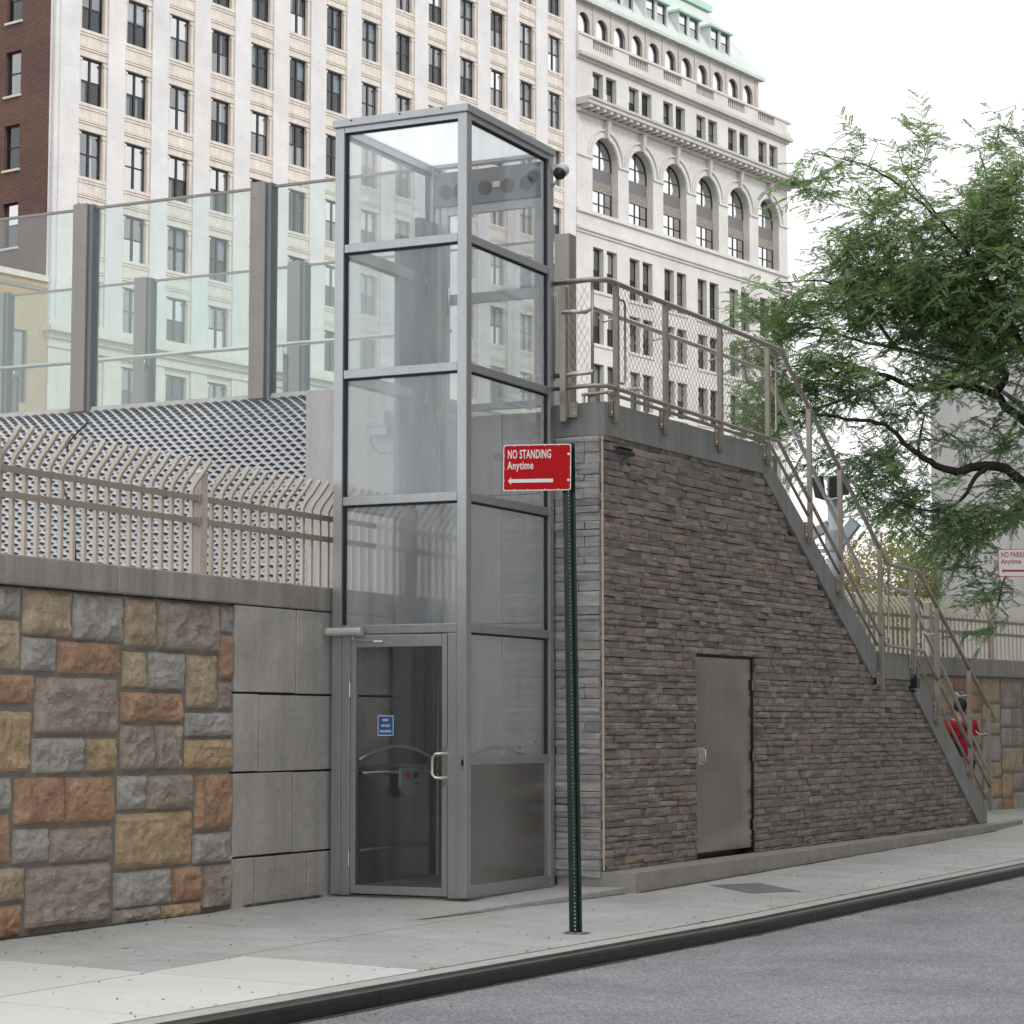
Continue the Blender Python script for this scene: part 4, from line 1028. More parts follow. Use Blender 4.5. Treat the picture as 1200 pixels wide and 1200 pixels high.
# ================================================================== camera mast behind the stair
cm = thing('camera_mast', 'round grey galvanised mast with black louvred box and bracket arms behind the stair', 'mast', (-.75, 11.5, 0))
MB().tube([(0, 0, 2.2), (0, 0, 4.42)], .085, 14).build('pole', M['galv'], cm, smooth=True)
MB().tube([(0, 0, 0), (0, 0, 2.2)], .095, 14).build('pole', M['galv'], cm, smooth=True)
lb = MB().box(-.02, .14, -.14, -.08, 4.16, 4.42).build('louvred_box', M['black'], cm)
for k in range(8): MB().box(-.025, .145, -.16, -.14, 4.175 + k * .03, 4.183 + k * .03).build('louvre', M['black'], lb)
sl = MB().hexa([(-.22, -.10, 4.17), (-.11, -.10, 4.13), (-.11, .03, 4.13), (-.22, .03, 4.17), (-.27, -.10, 4.42), (-.15, -.10, 4.44), (-.15, .03, 4.44), (-.27, .03, 4.42)]).build('floodlight', M['black'], cm)
MB().box(.10, .16, -.12, .1, 4.2, 4.46).build('floodlight', M['black'], cm)
MB().beam((-.62, 0, 3.55), (-.08, 0, 3.82), .10, .12).build('bracket_arm', M['galv'], cm)
MB().beam((.08, 0, 3.62), (.28, -.02, 3.85), .10, .14).build('bracket_arm', M['galv'], cm)
MB().tube([(0, 0, 3.5), (0, 0, 3.75)], .12, 12).build('collar', M['galv'], cm)
MB().beam((-.45, .02, 3.52), (-.05, .02, 3.5), .04, .05).build('bracket_arm', M['galv'], cm)

# ================================================================== background buildings
TB = R(9.83); DB = Vector((math.sin(TB), math.cos(TB), 0))
BO = (-61.66, 75.57, 0)
A = thing('white_office_block', 'tall white brick office block with rows of dark paired windows and brown brick side', 'building', BO, R(90) - TB)
PX = [(-.79, .99)]
bays = []
for k in range(14):
    b0 = 1.0 + 3.185 * k; b1 = b0 + 2.0 - (.02 * k if k < 5 else .1); bays.append((b0, b1))
    nxt = 1.0 + 3.185 * (k + 1) if k < 13 else 45.70
    PX.append((b1, nxt))
HA = 58.0
tops_A = [27.6 + 3.82 * k for k in range(8)]
low_tops = [19.65, 23.80]
MB().box(-.55, 45.68, .9, 16, -1, HA).build('interior', M['room'], A)
for i, (a, b) in enumerate(PX):
    m = MB().box(a, b, 0, .6, 21.4, HA)
    if i == 0:
        m = MB().box(-.30, .99, 0, .6, 21.4, HA); m.box(-.79, -.302, .08, .6, 21.4, HA)
    m.build('pier', M['whitebrick'], A)
    m = MB().box(a - (.0 if i else 0), b, -.02, .6, -1, 20.0); m.build('pier', M['limestone'], A)
wm = 2.42; bwid = 2.0
span = MB()                                   # one storey of bay: from a window head up to the next sill
sh = 3.82 - wm
span.box(0, bwid, .10, .5, 0, sh - .16)
span.box(-.0, bwid, .02, .5, sh - .158, sh)                        # sill
span.box(0, bwid, .06, .098, sh - .30, sh - .16)
span.box(0, bwid, .04, .098, .46, .54); span.box(0, bwid, .065, .098, .56, .66); span.box(0, bwid, .05, .098, .34, .42)
spm = span.mesh('spandrel', M['limestone'])
def jambm(x0, x1, c0, c1):
    jam = MB().box(x0, x1, .16, .5, 0, wm); jam.box(x0 + .02, x1 - .02, .10, .161, 0, wm - .25); jam.box(c0, c1, .07, .161, wm - .251, wm - .12)
    return jam.mesh('window_jamb', M['limestone'])
jmm = [jambm(0, .22, 0, .26), jambm(bwid - .22, bwid, bwid - .26, bwid)]
def window_meshes(w, h, mull=True, frw=.09):
    f = MB(); f.box(0, frw, 0, .08, 0, h); f.box(w - frw, w, 0, .08, 0, h); f.box(frw, w - frw, 0, .08, 0, frw); f.box(frw, w - frw, 0, .08, h - frw * 1.2, h)
    f.box(frw, w - frw, .01, .07, h * .49, h * .49 + .08)
    if mull: f.box(w * .44, w * .44 + .13, -.01, .075, frw, h - frw * 1.2)
    lo_ = MB().box(frw, w - frw, .036, .046, frw, h * .49); up_ = MB().box(frw, w - frw, .034, .044, h * .49 + .08, h - frw * 1.2)
    return f.mesh('window', M['frame']), [[q.mesh('pane', M[k]) for k in ('win_dark', 'win_glass', 'mirror_glass')] for q in (lo_, up_)]
fm, pm = window_meshes(1.56, wm)
cur = []
for (x0, x1, z0, z1) in [(.1, .55, .12, wm - .1), (.75, 1.1, .1, wm - .1), (.9, 1.45, 1.2, wm - .1), (.1, 1.46, 1.4, wm - .1), (.1, .3, .1, wm - .1)]:
    cur.append(MB().box(x0, x1, .12, .14, z0, z1).mesh('curtain', M['curtain']))
rc = random.Random(3)
def put_window(root, s, z, y, f, p, curt=None):
    wo = link('window', f, root, (s, y, z)); link('pane', rc.choices(p[0], [7, 3, .7])[0], wo); link('pane', rc.choices(p[1], [4, 4, 1.3])[0], wo)
    if curt is not None:
        link('curtain', curt, wo)
        if rc.random() < .4: link('curtain', rc.choice(cur), wo, (0, .03, 0))
    return wo
for k, (b0, b1) in enumerate(bays):
    sc = (b1 - b0) / bwid
    for zt in low_tops + tops_A:
        zb = zt - wm
        if zt > 57: continue
        if zt > 20:
            so = link('spandrel', spm, A, (b0, 0, zt)); so.scale = (sc, 1, 1)
        for jm_ in jmm: jo = link('window_jamb', jm_, A, (b0, 0, zb)); jo.scale = (sc, 1, 1)
        put_window(A, b0 + .22 * sc, zb, .30, fm, pm, rc.choice(cur) if rc.random() < .75 else None)
    for (z0, z1) in ((-1, 19.65 - wm), (19.65, 20.0)):
        MB().box(b0 + .001, b1 - .001, .12, .5, z0, z1).build('spandrel_panel', M['limestone'], A)
for (z0, z1, d) in [(20.0, 20.45, .10), (20.45, 20.75, .25), (20.75, 21.02, .55), (21.02, 21.4, .12)]:
    MB().box(-.79 - d * .6, 45.66, -d, .6, z0, z1).build('cornice', M['limestone'], A)
for (z0, z1, d) in [(16.4, 16.7, .12)]: MB().box(-.8, 45.66, -d, -.021, z0, z1).build('string_course', M['limestone'], A)
# brown brick flank, seen at the left
holes = []; flank_w = []
for zt in [23.2, 27.6, 31.62, 35.46, 39.3, 43.1]:
    for t in (2.36, 6.6):
        holes.append([(t, zt - 2.3), (t + 1.12, zt - 2.3), (t + 1.12, zt), (t, zt)]); flank_w.append((t, zt))
fl = MB().holed([(.22, -1), (16, -1), (16, 50), (.22, 50)], holes, 0, .22)
fl.v = [(-.80 + v[1], v[0], v[2]) for v in fl.v]
fl.build('brick_flank', M['redbrick'], A)
MB().box(-.802, -.56, .08, .222, 21.4, 50).build('corner_return', M['whitebrick'], A)
f2m, p2m = window_meshes(1.12, 2.3, False, .07)
for (t, zt) in flank_w:
    wo = put_window(A, -.62, zt - 2.3, t + 1.12, f2m, p2m, None); wo.rotation_euler = (0, 0, R(-90)); 
    c = link('curtain', cur[4] if rc.random() < .5 else cur[2], wo); c.scale = (.8, 1, .93)
    MB().box(-.90, -.74, t - .08, t + 1.2, zt - 2.42, zt - 2.302).build('sill', M['limestone'], A)
# low tan brick neighbour
Lo = thing('tan_brick_building', 'low tan brick building below the brown brick flank at far left', 'building', BO, R(90) - TB)
hl = [[(-3.1 - 3.4 * k, 17.0), (-2.1 - 3.4 * k, 17.0), (-2.1 - 3.4 * k, 20.6), (-3.1 - 3.4 * k, 20.6)] for k in range(4)]
MB().holed([(-18, -1), (-.83, -1), (-.83, 23.2), (-18, 23.2)], hl, .05, .25).build('wall', M['tanbrick'], Lo)
MB().box(-18, -.84, .35, 12, -1, 22.8).build('interior', M['room'], Lo)
MB().box(-18, -.85, -.08, .34, 23.2, 23.5).build('parapet', M['limestone'], Lo)
MB().box(-18, -.85, 0.0, .34, 22.7, 22.9).build('band', M['ornament'], Lo)
f3, p3 = window_meshes(1.0, 3.6, False, .08)
for k in range(4): put_window(Lo, -3.1 - 3.4 * k, 17.0, .2, f3, p3, None)

B = thing('limestone_building', 'pale limestone building with arched windows and green copper mansard roof', 'building', BO, R(90) - TB)
B0, B1 = 45.72, 74.5
def archpoly(c, hw, z0, zs, n=12):
    return [(c - hw, z0), (c + hw, z0)] + [(c + hw * math.cos(math.pi * k / n), zs + hw * math.sin(math.pi * k / n)) for k in range(n + 1)]
ac = [49.22 + 4.47 * k for k in range(6)]; AH = 1.57
holes = [archpoly(c, AH, 35.68, 39.42) for c in ac]
pairs = []
for k in range(6):
    s = 47.69 + 4.49 * k
    pairs += [(s, s + 1.28), (s + 1.66, s + 2.94)]
rows_B = [(43.3, 45.35), (30.35, 33.3), (26.75, 29.25), (22.8, 25.4), (18.9, 21.5), (15, 17.6)]
for (z0, z1) in rows_B:
    for (a, b) in pairs: holes.append([(a, z0), (b, z0), (b, z1), (a, z1)])
MB().holed([(B0, -1), (B1, -1), (B1, 46.3), (B0, 46.3)], holes, 0, .62).build('wall', M['limeB'], B)
MB().quad((B1, 0, -1), (B1, 14, -1), (B1, 14, 46.3), (B1, 0, 46.3)).build('side_wall', M['limeB'], B)
MB().box(B0, B1 - .05, 1.3, 13, -1, 46.0).build('interior', M['room'], B)
wmes = {}
for (z0, z1) in rows_B:
    h = z1 - z0
    key = round(h, 2)
    if key not in wmes: wmes[key] = window_meshes(1.28, h, False, .07)
    f, p = wmes[key]
    for i, (a, b) in enumerate(pairs): put_window(B, a, z0, .36, f, p, rc.choice([cur[0], cur[4], None, None]))
    for i in range(0, 12, 2):
        MB().box(pairs[i][0] - .15, pairs[i + 1][1] + .15, -.08, -.002, z0 - .2, z0 - .001).build('sill', M['limeB'], B)
# arched windows
for c in ac:
    wo = link('arched_window', None, B, (c, 0, 0))
    f = MB(); 
    f.box(-AH, AH, .55, .61, 38.05, 38.95)
    f.build('arch_panel', M['spandrelmetal'], wo)
    MB().box(-AH, AH, .47, .55, 37.35, 38.05).build('ornament_band', M['ornament'], wo)
    f = MB()
    f.box(-AH, -AH + .12, .52, .6, 35.68, 37.35); f.box(AH - .12, AH, .52, .6, 35.68, 37.35); f.box(-.05, .05, .52, .6, 35.68, 37.35); f.box(.62, .70, .52, .6, 35.68, 37.35)
    f.box(-AH, AH, .525, .595, 36.45, 36.53); f.box(-AH, AH, .525, .595, 35.68, 35.78)
    f.box(-AH, AH, .525, .595, 39.75, 39.83); f.box(.05, .17, .52, .6, 38.95, 40.9); f.box(-AH, -AH + .12, .52, .6, 38.95, 39.42); f.box(AH - .12, AH, .52, .6, 38.95, 39.42)
    for k in range(12):
        a0, a1 = math.pi * k / 12, math.pi * (k + 1) / 12
        q = lambda a, r_, y_: (r_ * math.cos(a), y_, 39.42 + r_ * math.sin(a))
        f.hexa([q(a0, AH - .14, .52), q(a0, AH, .52), q(a0, AH, .6), q(a0, AH - .14, .6), q(a1, AH - .14, .52), q(a1, AH, .52), q(a1, AH, .6), q(a1, AH - .14, .6)])
    f.build('frame', M['frame'], wo)
    MB().prism([(p[0] - c, p[1]) for p in archpoly(c, AH - .05, 38.95, 39.42)], .56, .57).build('pane', M['mirror_glass'], wo)
    MB().box(-AH, AH, .56, .57, 35.70, 37.33).build('pane', M['mirror_glass'], wo)
    tr = MB()                                    # moulded archivolt
    for k in range(14):
        a0, a1 = math.pi * k / 14, math.pi * (k + 1) / 14
        for (r0, r1, pr) in ((AH + .05, AH + .28, .07), (AH + .50, AH + .62, .12)):
            q = lambda a, r_, y_: (r_ * math.cos(a), y_, 39.42 + r_ * math.sin(a))
            tr.hexa([q(a0, r0, -pr), q(a0, r1, -pr), q(a0, r1, 0), q(a0, r0, 0), q(a1, r0, -pr), q(a1, r1, -pr), q(a1, r1, 0), q(a1, r0, 0)])
    tr.build('archivolt', M['limeB'], wo)
    MB().hexa([(-.13, -.28, 40.95), (.13, -.28, 40.95), (.13, 0, 40.95), (-.13, 0, 40.95), (-.2, -.42, 42.15), (.2, -.42, 42.15), (.2, 0, 42.15), (-.2, 0, 42.15)]).build('keystone', M['limeB2'], wo)
for i in range(7):                               # impost mouldings between arches
    a = (ac[i - 1] + AH + .63) if i else B0 + .1; b = (ac[i] - AH - .63) if i < 6 else B1 + .05
    MB().box((ac[i - 1] + AH) if i else B0 + .1, (ac[i] - AH) if i < 6 else B1 + .08, -.10, -.001, 39.25, 39.42).build('impost', M['limeB'], B)
for (z0, z1, d, mt) in [(35.42, 35.66, .16, 'limeB'), (34.05, 34.25, .10, 'limeB'), (34.25, 34.45, .22, 'limeB'), (42.2, 42.42, .25, 'limeB2'), (42.62, 42.9, 1.05, 'limeB2'), (42.9, 43.08, 1.15, 'greyledge'),
                        (45.85, 46.05, .15, 'limeB2'), (46.05, 46.3, .42, 'limeB2'), (46.3, 46.75, .25, 'limeB'), (47.45, 47.62, .30, 'limeB')]:
    MB().box(B0, B1 + d, -d, -.001 if z1 < 46.31 else .25, z0, z1).build('ledge', M[mt], B)
mo_me = MB().box(0, .32, -.95, -.001, 42.421, 42.619).mesh('modillion', M['limeB']); s = B0 + .3
while s < B1 + .9: link('modillion', mo_me, B, (s, 0, 0)); s += .82
bal_me = MB().box(0, .14, -.08, .06, 46.75, 47.45).mesh('baluster', M['limeB2'])
for k in range(7):
    p0 = B0 + 2.9 + 4.47 * k - 3.2
    MB().box(max(B0, p0 - .0), min(p0 + 2.0, B1 + .2), -.22, .22, 46.75, 47.45).build('balustrade_pier', M['limeB'], B)
    for q in range(9):
        sx = p0 + 2.12 + q * .28
        if sx < B1: link('baluster', bal_me, B, (sx, 0, 0))
# set back top storey
Yt = 1.5; T0, T1 = B0, 72.9
tc_ = [49.2 - 2.55 + 2.235 * k for k in range(12)]
tc_ = [c for c in tc_ if c - .7 > T0 and c + .7 < T1]
hs = [archpoly(c, .72, 47.4, 49.3, 10) for c in tc_]
MB().holed([(T0, 46.2), (T1, 46.2), (T1, 50.75), (T0, 50.75)], hs, Yt, .35).build('attic_wall', M['limeB2'], B)
MB().quad((T1, Yt, 46.2), (T1, 12, 46.2), (T1, 12, 50.75), (T1, Yt, 50.75)).build('side_wall', M['limeB2'], B)
for c in tc_:
    wo = link('arched_window', None, B, (c, 0, 0)); f = MB()
    f.box(-.72, .72, Yt + .22, Yt + .28, 48.15, 48.22); f.box(.55, .72, Yt + .2, Yt + .3, 47.4, 49.3)
    for k in range(10):
        a0, a1 = math.pi * k / 10, math.pi * (k + 1) / 10
        q = lambda a, r_, y_: (r_ * math.cos(a), y_, 49.3 + r_ * math.sin(a))
        f.hexa([q(a0, .6, Yt + .2), q(a0, .72, Yt + .2), q(a0, .72, Yt + .3), q(a0, .6, Yt + .3), q(a1, .6, Yt + .2), q(a1, .72, Yt + .2), q(a1, .72, Yt + .3), q(a1, .6, Yt + .3)])
    f.build('frame', M['frame'], wo)
    MB().prism([(p[0] - c, p[1]) for p in archpoly(c, .70, 47.4, 49.3, 10)], Yt + .25, Yt + .26).build('pane', M['mirror_glass'], wo)
    if c + 1.12 < T1: MB().box(1.07, 1.17, Yt - .08, Yt - .001, 46.9, 50.6).build('pilaster', M['limeB2'], wo)
MB().box(T0, T1 - .1, Yt + .8, 12, 46, 50.7).build('interior', M['room'], B)
MB().box(T0, T1 + .35, Yt - .4, Yt + .1, 50.7, 50.95).build('eave', M['copper'], B)
# mansard
e0, e1, zr, ins = Yt - .4, T1 + .35, 56.0, 3.25
mr = MB().quad((T0, e0, 50.95), (e1, e0, 50.95), (e1 - ins, e0 + ins, zr), (T0, e0 + ins, zr))
mr.quad((e1, e0, 50.95), (e1, 13, 50.95), (e1 - ins, 13, zr), (e1 - ins, e0 + ins, zr)); mr.quad((T0, e0 + ins, zr), (e1 - ins, e0 + ins, zr), (e1 - ins, 13, zr), (T0, 13, zr))
mr.build('mansard_roof', M['copper'], B)
MB().box(T0, e1 - ins + .4, e0 + ins - .3, e0 + ins + .2, zr, zr + .5).build('roof_ridge', M['copper2'], B)
for k in range(6):
    c = 49.3 + 4.47 * k
    if c > 69.6: break
    dm = link('dormer', None, B, (c, 0, 0))
    g = MB(); g.box(-1.5, -1.35, e0 + .4, e0 + 2.4, 51.3, 53.25); g.box(1.35, 1.5, e0 + .4, e0 + 2.4, 51.3, 53.25); g.box(-1.35, 1.35, e0 + .45, e0 + .6, 51.2, 51.7); g.box(-.18, .18, e0 + .45, e0 + .7, 51.7, 53.25)
    g.build('cheeks', M['copper'], dm)
    MB().box(-1.65, 1.65, e0 + .2, e0 + 2.7, 53.251, 53.42).build('dormer_roof', M['copper2'], dm)
    for sx in (-1.3, .2):
        f, p = wmes[2.05] if 2.05 in wmes else window_meshes(1.1, 2.0, False, .08)
        wo = link('window', f, dm, (sx, e0 + .55, 51.7)); wo.scale = (.86, 1, .75); link('pane', p[0][1], wo); link('pane', p[1][2], wo)
    MB().box(-1.34, 1.34, e0 + 1.2, e0 + 1.3, 51.3, 53.24).build('interior', M['room'], dm)
# pale glass tower far behind
gt = thing('pale_tower', 'pale glass office tower rising behind the green copper roof', 'building', (-85.8, 227.7, 0), R(24))
MB().box(-24, 0, 0, 22, -1, 150).build('shaft', M['palesteel'], gt)
for k in range(8):
    for q in range(10): MB().box(-23.5 + k * 2.9, -21.7 + k * 2.9, -.25, -.02, 84 + q * 4.2, 86.4 + q * 4.2).build('window', M['win_glass'], gt)
# grey concrete tower on the right
ct = thing('concrete_tower', 'pale grey windowless concrete tower behind the tree on the right', 'building', (-7.45, 43.5, 0), R(22))
for k in range(7):
    MB().box(k * 1.6 + .02, (k + 1) * 1.6 - .02, 0, 9, -1, 12.2).build('wall_panel', M['tower'], ct)
MB().box(.05, 11.1, .05, 8.9, -1, 12.1).build('core', M['tower'], ct)
MB().box(-.15, 11.4, -.15, 9.1, 12.2, 12.7).build('roof_slab', M['tower'], ct)

# ================================================================== out-of-frame office block across the street, added to shade it
ob_ = thing('shading_office_block', 'long buff stone office block out of frame across the street, added to shade it', 'building', (23, 0, 0), R(3))
oh = []
for k in range(18):
    for q in range(8): oh.append([(-22 + k * 5, 1.2 + q * 3.8), (-19.6 + k * 5, 1.2 + q * 3.8), (-19.6 + k * 5, 3.6 + q * 3.8), (-22 + k * 5, 3.6 + q * 3.8)])
mb_ = MB().holed([(-24, -1), (70, -1), (70, 32), (-24, 32)], oh, 0, .3); mb_.v = [(v[1], v[0], v[2]) for v in mb_.v]
mb_.build('wall', plain('buff_office_stone', (.32, .30, .275), .85, var=.15, scale=.5), ob_)
MB().box(.35, 18, -24, 70, -1, 32).build('core', M['room'], ob_)
om = MB().box(.15, .17, 0, 2.4, 0, 2.4).mesh('window', M['win_glass'])
for h_ in oh: link('window', om, ob_, (0, h_[0][0], h_[0][1]))

# ================================================================== trees
class Leaves:
    def __init__(s): s.v = []; s.t = []
    def add(s, V, T): s.v.append(V); s.t.append(T)
    def build(s, name, mat, parent):
        V = np.concatenate(s.v).reshape(-1, 3).astype(np.float32); T = np.concatenate(s.t).astype(np.float32)
        nf = len(V) // 4; me = bpy.data.meshes.new(name)
        me.vertices.add(len(V)); me.vertices.foreach_set("co", V.ravel())
        me.loops.add(nf * 4); me.loops.foreach_set("vertex_index", np.arange(nf * 4, dtype=np.int32))
        me.polygons.add(nf); me.polygons.foreach_set("loop_start", np.arange(0, nf * 4, 4, dtype=np.int32)); me.polygons.foreach_set("loop_total", np.full(nf, 4, dtype=np.int32))
        at = me.attributes.new("tint", 'FLOAT', 'FACE'); at.data.foreach_set("value", T)
        me.materials.append(mat); me.update(calc_edges=True); me.validate()
        return link(name, me, parent)
rg = np.random.RandomState(11)
def leaf_template(nl=8, ln=.15, lw=.0125, ll=.028):
    """pinnate leaf: drooping stalk with paired leaflets; local x along stalk, z up"""
    Q = []
    for k in range(nl):
        u = (k + 1) / nl; x = ln * u; z = -.22 * ln * u * u
        for sg in (-1, 1):
            l = ll * (1 - .35 * abs(u - .5)); a = rg.uniform(.9, 1.35)
            dx, dy = math.cos(a) * l, sg * math.sin(a) * l; dz = -.35 * l + rg.uniform(-.3, .3) * l
            px_, py_ = -dy / l * lw, dx / l * lw * sg
            px_, py_ = -math.sin(a) * sg * lw, math.cos(a) * lw
            b = np.array([x, 0, z]); t = b + [dx, dy, dz]; m_ = b + np.array([dx, dy, dz]) * .5
            Q.append([b, m_ + [px_, py_, 0], t, m_ - [px_, py_, 0]])
    return np.array(Q)                               # nl*2,4,3
TPL = [leaf_template() for _ in range(6)]
RIGHT = np.array([math.cos(R(26.07)), math.sin(R(26.07)), 0]); FWD = np.array([-math.sin(R(26.07)), math.cos(R(26.07)), 0]); UP = np.array([0, 0, 1.0])
tree = thing('locust_tree', 'green feathery leaved tree spreading in from the right above the stair', 'tree', (2.05, 13.6, .1))
TB_ = np.array([1.77, 13.34, 1.35]) - RIGHT * 7.14      # survey origin of the crown: metres right / up / away
def tp(a, h, d=0.0): return TB_ + RIGHT * a + UP * h + FWD * d - np.array([2.05, 13.6, .1])
KS = 30.3 / 2682.0; TB_ = TB_ + FWD * 1.3
def tq(px, py, d=0.0): return tp((px - 600) * KS, (849 - py) * KS + .1 * ((849 - py) / 849), d)
limbs = []
def limb(pts, r0, r1):
    P_ = [np.array(p) for p in pts]; out = []
    for i in range(len(P_) - 1):
        for k in range(5):
            f = k / 5; p0 = P_[max(i - 1, 0)]; p1 = P_[i]; p2 = P_[i + 1]; p3 = P_[min(i + 2, len(P_) - 1)]
            q = .5 * ((2 * p1) + (-p0 + p2) * f + (2 * p0 - 5 * p1 + 4 * p2 - p3) * f * f + (-p0 + 3 * p1 - 3 * p2 + p3) * f ** 3)
            out.append(q + rg.randn(3) * r0 * .12)
    out.append(P_[-1]); limbs.append((out, r0, r1)); return out
T0_ = tq(1285, 880, 0); F1 = tq(1262, 640, 0)
limb([T0_, tq(1278, 760, .05), F1, tq(1250, 520, .1)], .16, .11)
limb([F1, tq(1205, 575, -.3), tq(1160, 553, -.5), tq(1118, 561, -.6), tq(1085, 552, -.7), tq(1060, 535, -.8), tq(1030, 512, -.9), tq(985, 505, -1.0), tq(930, 498, -1.1)], .085, .014)
limb([tq(1160, 553, -.5), tq(1138, 568, -.7), tq(1115, 598, -.9), tq(1080, 610, -1.0), tq(1040, 600, -1.1)], .04, .01)
limb([tq(1070, 540, -.8), tq(1082, 505, -.4), tq(1088, 490, -.2)], .02, .008)
limb([tq(1250, 520, .1), tq(1205, 488, .2), tq(1180, 462, .3), tq(1140, 449, .4), tq(1095, 452, .5), tq(1062, 437, .6), tq(1040, 430, .7), tq(1000, 416, .8), tq(940, 420, .9)], .075, .012)
limb([tq(1180, 462, .3), tq(1192, 440, .3), tq(1182, 425, .5), tq(1160, 418, .8), tq(1120, 405, 1.1), tq(1080, 392, 1.3), tq(1030, 380, 1.4), tq(975, 362, 1.5), tq(915, 352, 1.6)], .06, .010)
limb([tq(1250, 520, .1), tq(1210, 430, -.3), tq(1160, 345, -.6), tq(1110, 285, -.8), tq(1060, 245, -1.0), tq(1010, 215, -1.1), tq(950, 205, -1.2)], .05, .004)
limb([tq(1210, 430, -.3), tq(1170, 320, .3), tq(1120, 235, .7), tq(1092, 190, .9), tq(1076, 140, 1.0)], .036, .004)
limb([tq(1250, 520, .1), tq(1240, 400, .5), tq(1210, 280, .8), tq(1185, 170, 1.0), tq(1180, 150, 1.0)], .045, .003)
limb([F1, tq(1235, 640, -.6), tq(1200, 650, -.9), tq(1165, 680, -1.1), tq(1150, 720, -1.2)], .04, .007)
limb([tq(1062, 437, .6), tq(1020, 455, .8), tq(975, 470, .9), tq(920, 478, 1.0), tq(868, 490, 1.1)], .03, .007)
limb([tq(1080, 392, 1.3), tq(1030, 340, 1.0), tq(985, 315, .9), tq(925, 318, .9)], .03, .007)
limb([tq(1250, 520, .1), tq(1300, 430, .6), tq(1380, 350, .8)], .09, .02); limb([tq(1250, 520, .1), tq(1310, 300, -.6), tq(1330, 160, -.8)], .08, .02); limb([F1, tq(1340, 560, -.6), tq(1420, 520, -.8)], .07, .02)
limb([tq(1340, 560, -.6), tq(1360, 520, -2.2), tq(1370, 480, -3.5)], .06, .02); limb([tq(1250, 520, .1), tq(1240, 450, 2.0), tq(1220, 400, 3.4)], .06, .02)
LP = np.concatenate([np.array(l[0]) for l in limbs])
# clouds of foliage: centre (survey), half sizes, number of sprigs
blobs = [(1130, 385, 75, 55, 70), (1075, 345, 80, 50, 62), (1150, 300, 60, 50, 62), (1020, 360, 55, 45, 34), (945, 368, 55, 26, 30), (1000, 458, 55, 22, 26), (930, 452, 45, 28, 22), (1040, 540, 50, 16, 10), (900, 505, 30, 12, 7), (895, 480, 30, 26, 12),
         (1060, 588, 55, 28, 27), (1125, 618, 65, 28, 34), (1020, 552, 45, 16, 12), (1180, 505, 24, 45, 12), (930, 500, 45, 14, 10), (1065, 275, 60, 36, 30), (1082, 195, 16, 46, 13), (1120, 335, 70, 40, 36), (1010, 300, 40, 22, 12), (962, 210, 40, 10, 12), (1000, 192, 22, 10, 4),
         (1190, 245, 28, 50, 34), (1160, 235, 40, 30, 20), (1200, 330, 36, 60, 30), (1195, 180, 22, 34, 10), (1160, 695, 26, 20, 8), (1138, 650, 14, 30, 8), (1030, 245, 40, 24, 10), (905, 410, 34, 20, 12), (1000, 310, 50, 24, 18), (1100, 450, 60, 22, 9), (1050, 500, 50, 22, 7), (1190, 585, 26, 34, 18), (1180, 410, 30, 40, 14),
         (885, 365, 22, 14, 6), (1075, 470, 30, 20, 8), (1185, 130, 18, 12, 2), (960, 540, 26, 14, 5), (1150, 740, 14, 10, 3), (1160, 430, 50, 24, 10), (700, 455, 40, 16, 0),
         (1270, 420, 70, 120, 60), (1330, 320, 90, 100, 70), (1380, 480, 80, 80, 60), (1260, 230, 60, 70, 30), (975, 430, 40, 20, 12), (1110, 520, 40, 24, 4), (1165, 360, 40, 40, 18)]
twigs = MB(); lv = Leaves(); spr = []
for (cx, cy, rx, ry, nspr) in blobs:
    for _ in range(int(nspr * 2.6)):
        r_ = rg.randn(3); r_ = r_ / np.linalg.norm(r_) * rg.rand() ** .45
        spr.append(tq(cx + r_[0] * rx, cy + r_[1] * ry, r_[2] * 1.5 + rg.randn() * .5))
spr.sort(key=lambda c: ((LP - c) ** 2).sum(1).min())
nodes = np.zeros((len(LP) + len(spr) + 1, 3)); nodes[:len(LP)] = LP; nn_ = len(LP)
for c in spr:                                      # twigs grow outwards from limbs, each joining the nearest wood already there
    if True:
        near = nodes[np.argmin(((nodes[:nn_] - c) ** 2).sum(1))].copy(); nodes[nn_] = c; nn_ += 1
        out = c - near; dist = np.linalg.norm(out)
        d = out / max(dist, .01) * .6 + np.array([rg.randn() * .4, rg.randn() * .4, rg.randn() * .18]); d += -RIGHT * .25; d /= np.linalg.norm(d)
        ln = rg.uniform(.35, .75); a0 = c - d * ln * .4
        pts = [a0 + d * ln * t - UP * (.16 * ln * t * t) for t in (0, .35, .7, 1)]
        twigs.tube([near, near * .5 + a0 * .5 + rg.randn(3) * .03 * min(dist, 1), a0], [.007 if dist > .3 else .005, .005, .004], 4, False)
        twigs.tube(pts, [.0045, .0035, .003, .0015], 3, False)
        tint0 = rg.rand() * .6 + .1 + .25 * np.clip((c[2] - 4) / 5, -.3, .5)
        nl = int(ln / .052)
        for k in range(nl):
            t = (k + .5) / nl; base = a0 + d * ln * t - UP * (.16 * ln * t * t)
            side = (-1) ** k
            h = np.array([-d[1], d[0], 0]); h /= max(np.linalg.norm(h), .01)
            x = d * rg.uniform(.4, .9) + h * side * rg.uniform(.5, 1) + UP * rg.uniform(-.32, .30); x /= np.linalg.norm(x)
            z = UP + rg.randn(3) * .35; z -= x * z.dot(x); z /= np.linalg.norm(z); yv = np.cross(z, x)
            T_ = TPL[rg.randint(6)] * rg.uniform(.75, 1.25)
            V = base + T_[..., 0:1] * x + T_[..., 1:2] * yv + T_[..., 2:3] * z
            lv.add(V, np.clip(np.full(len(T_), tint0) + rg.randn(len(T_)) * .12 + rg.randn() * .1, 0, 1))
tk = MB()
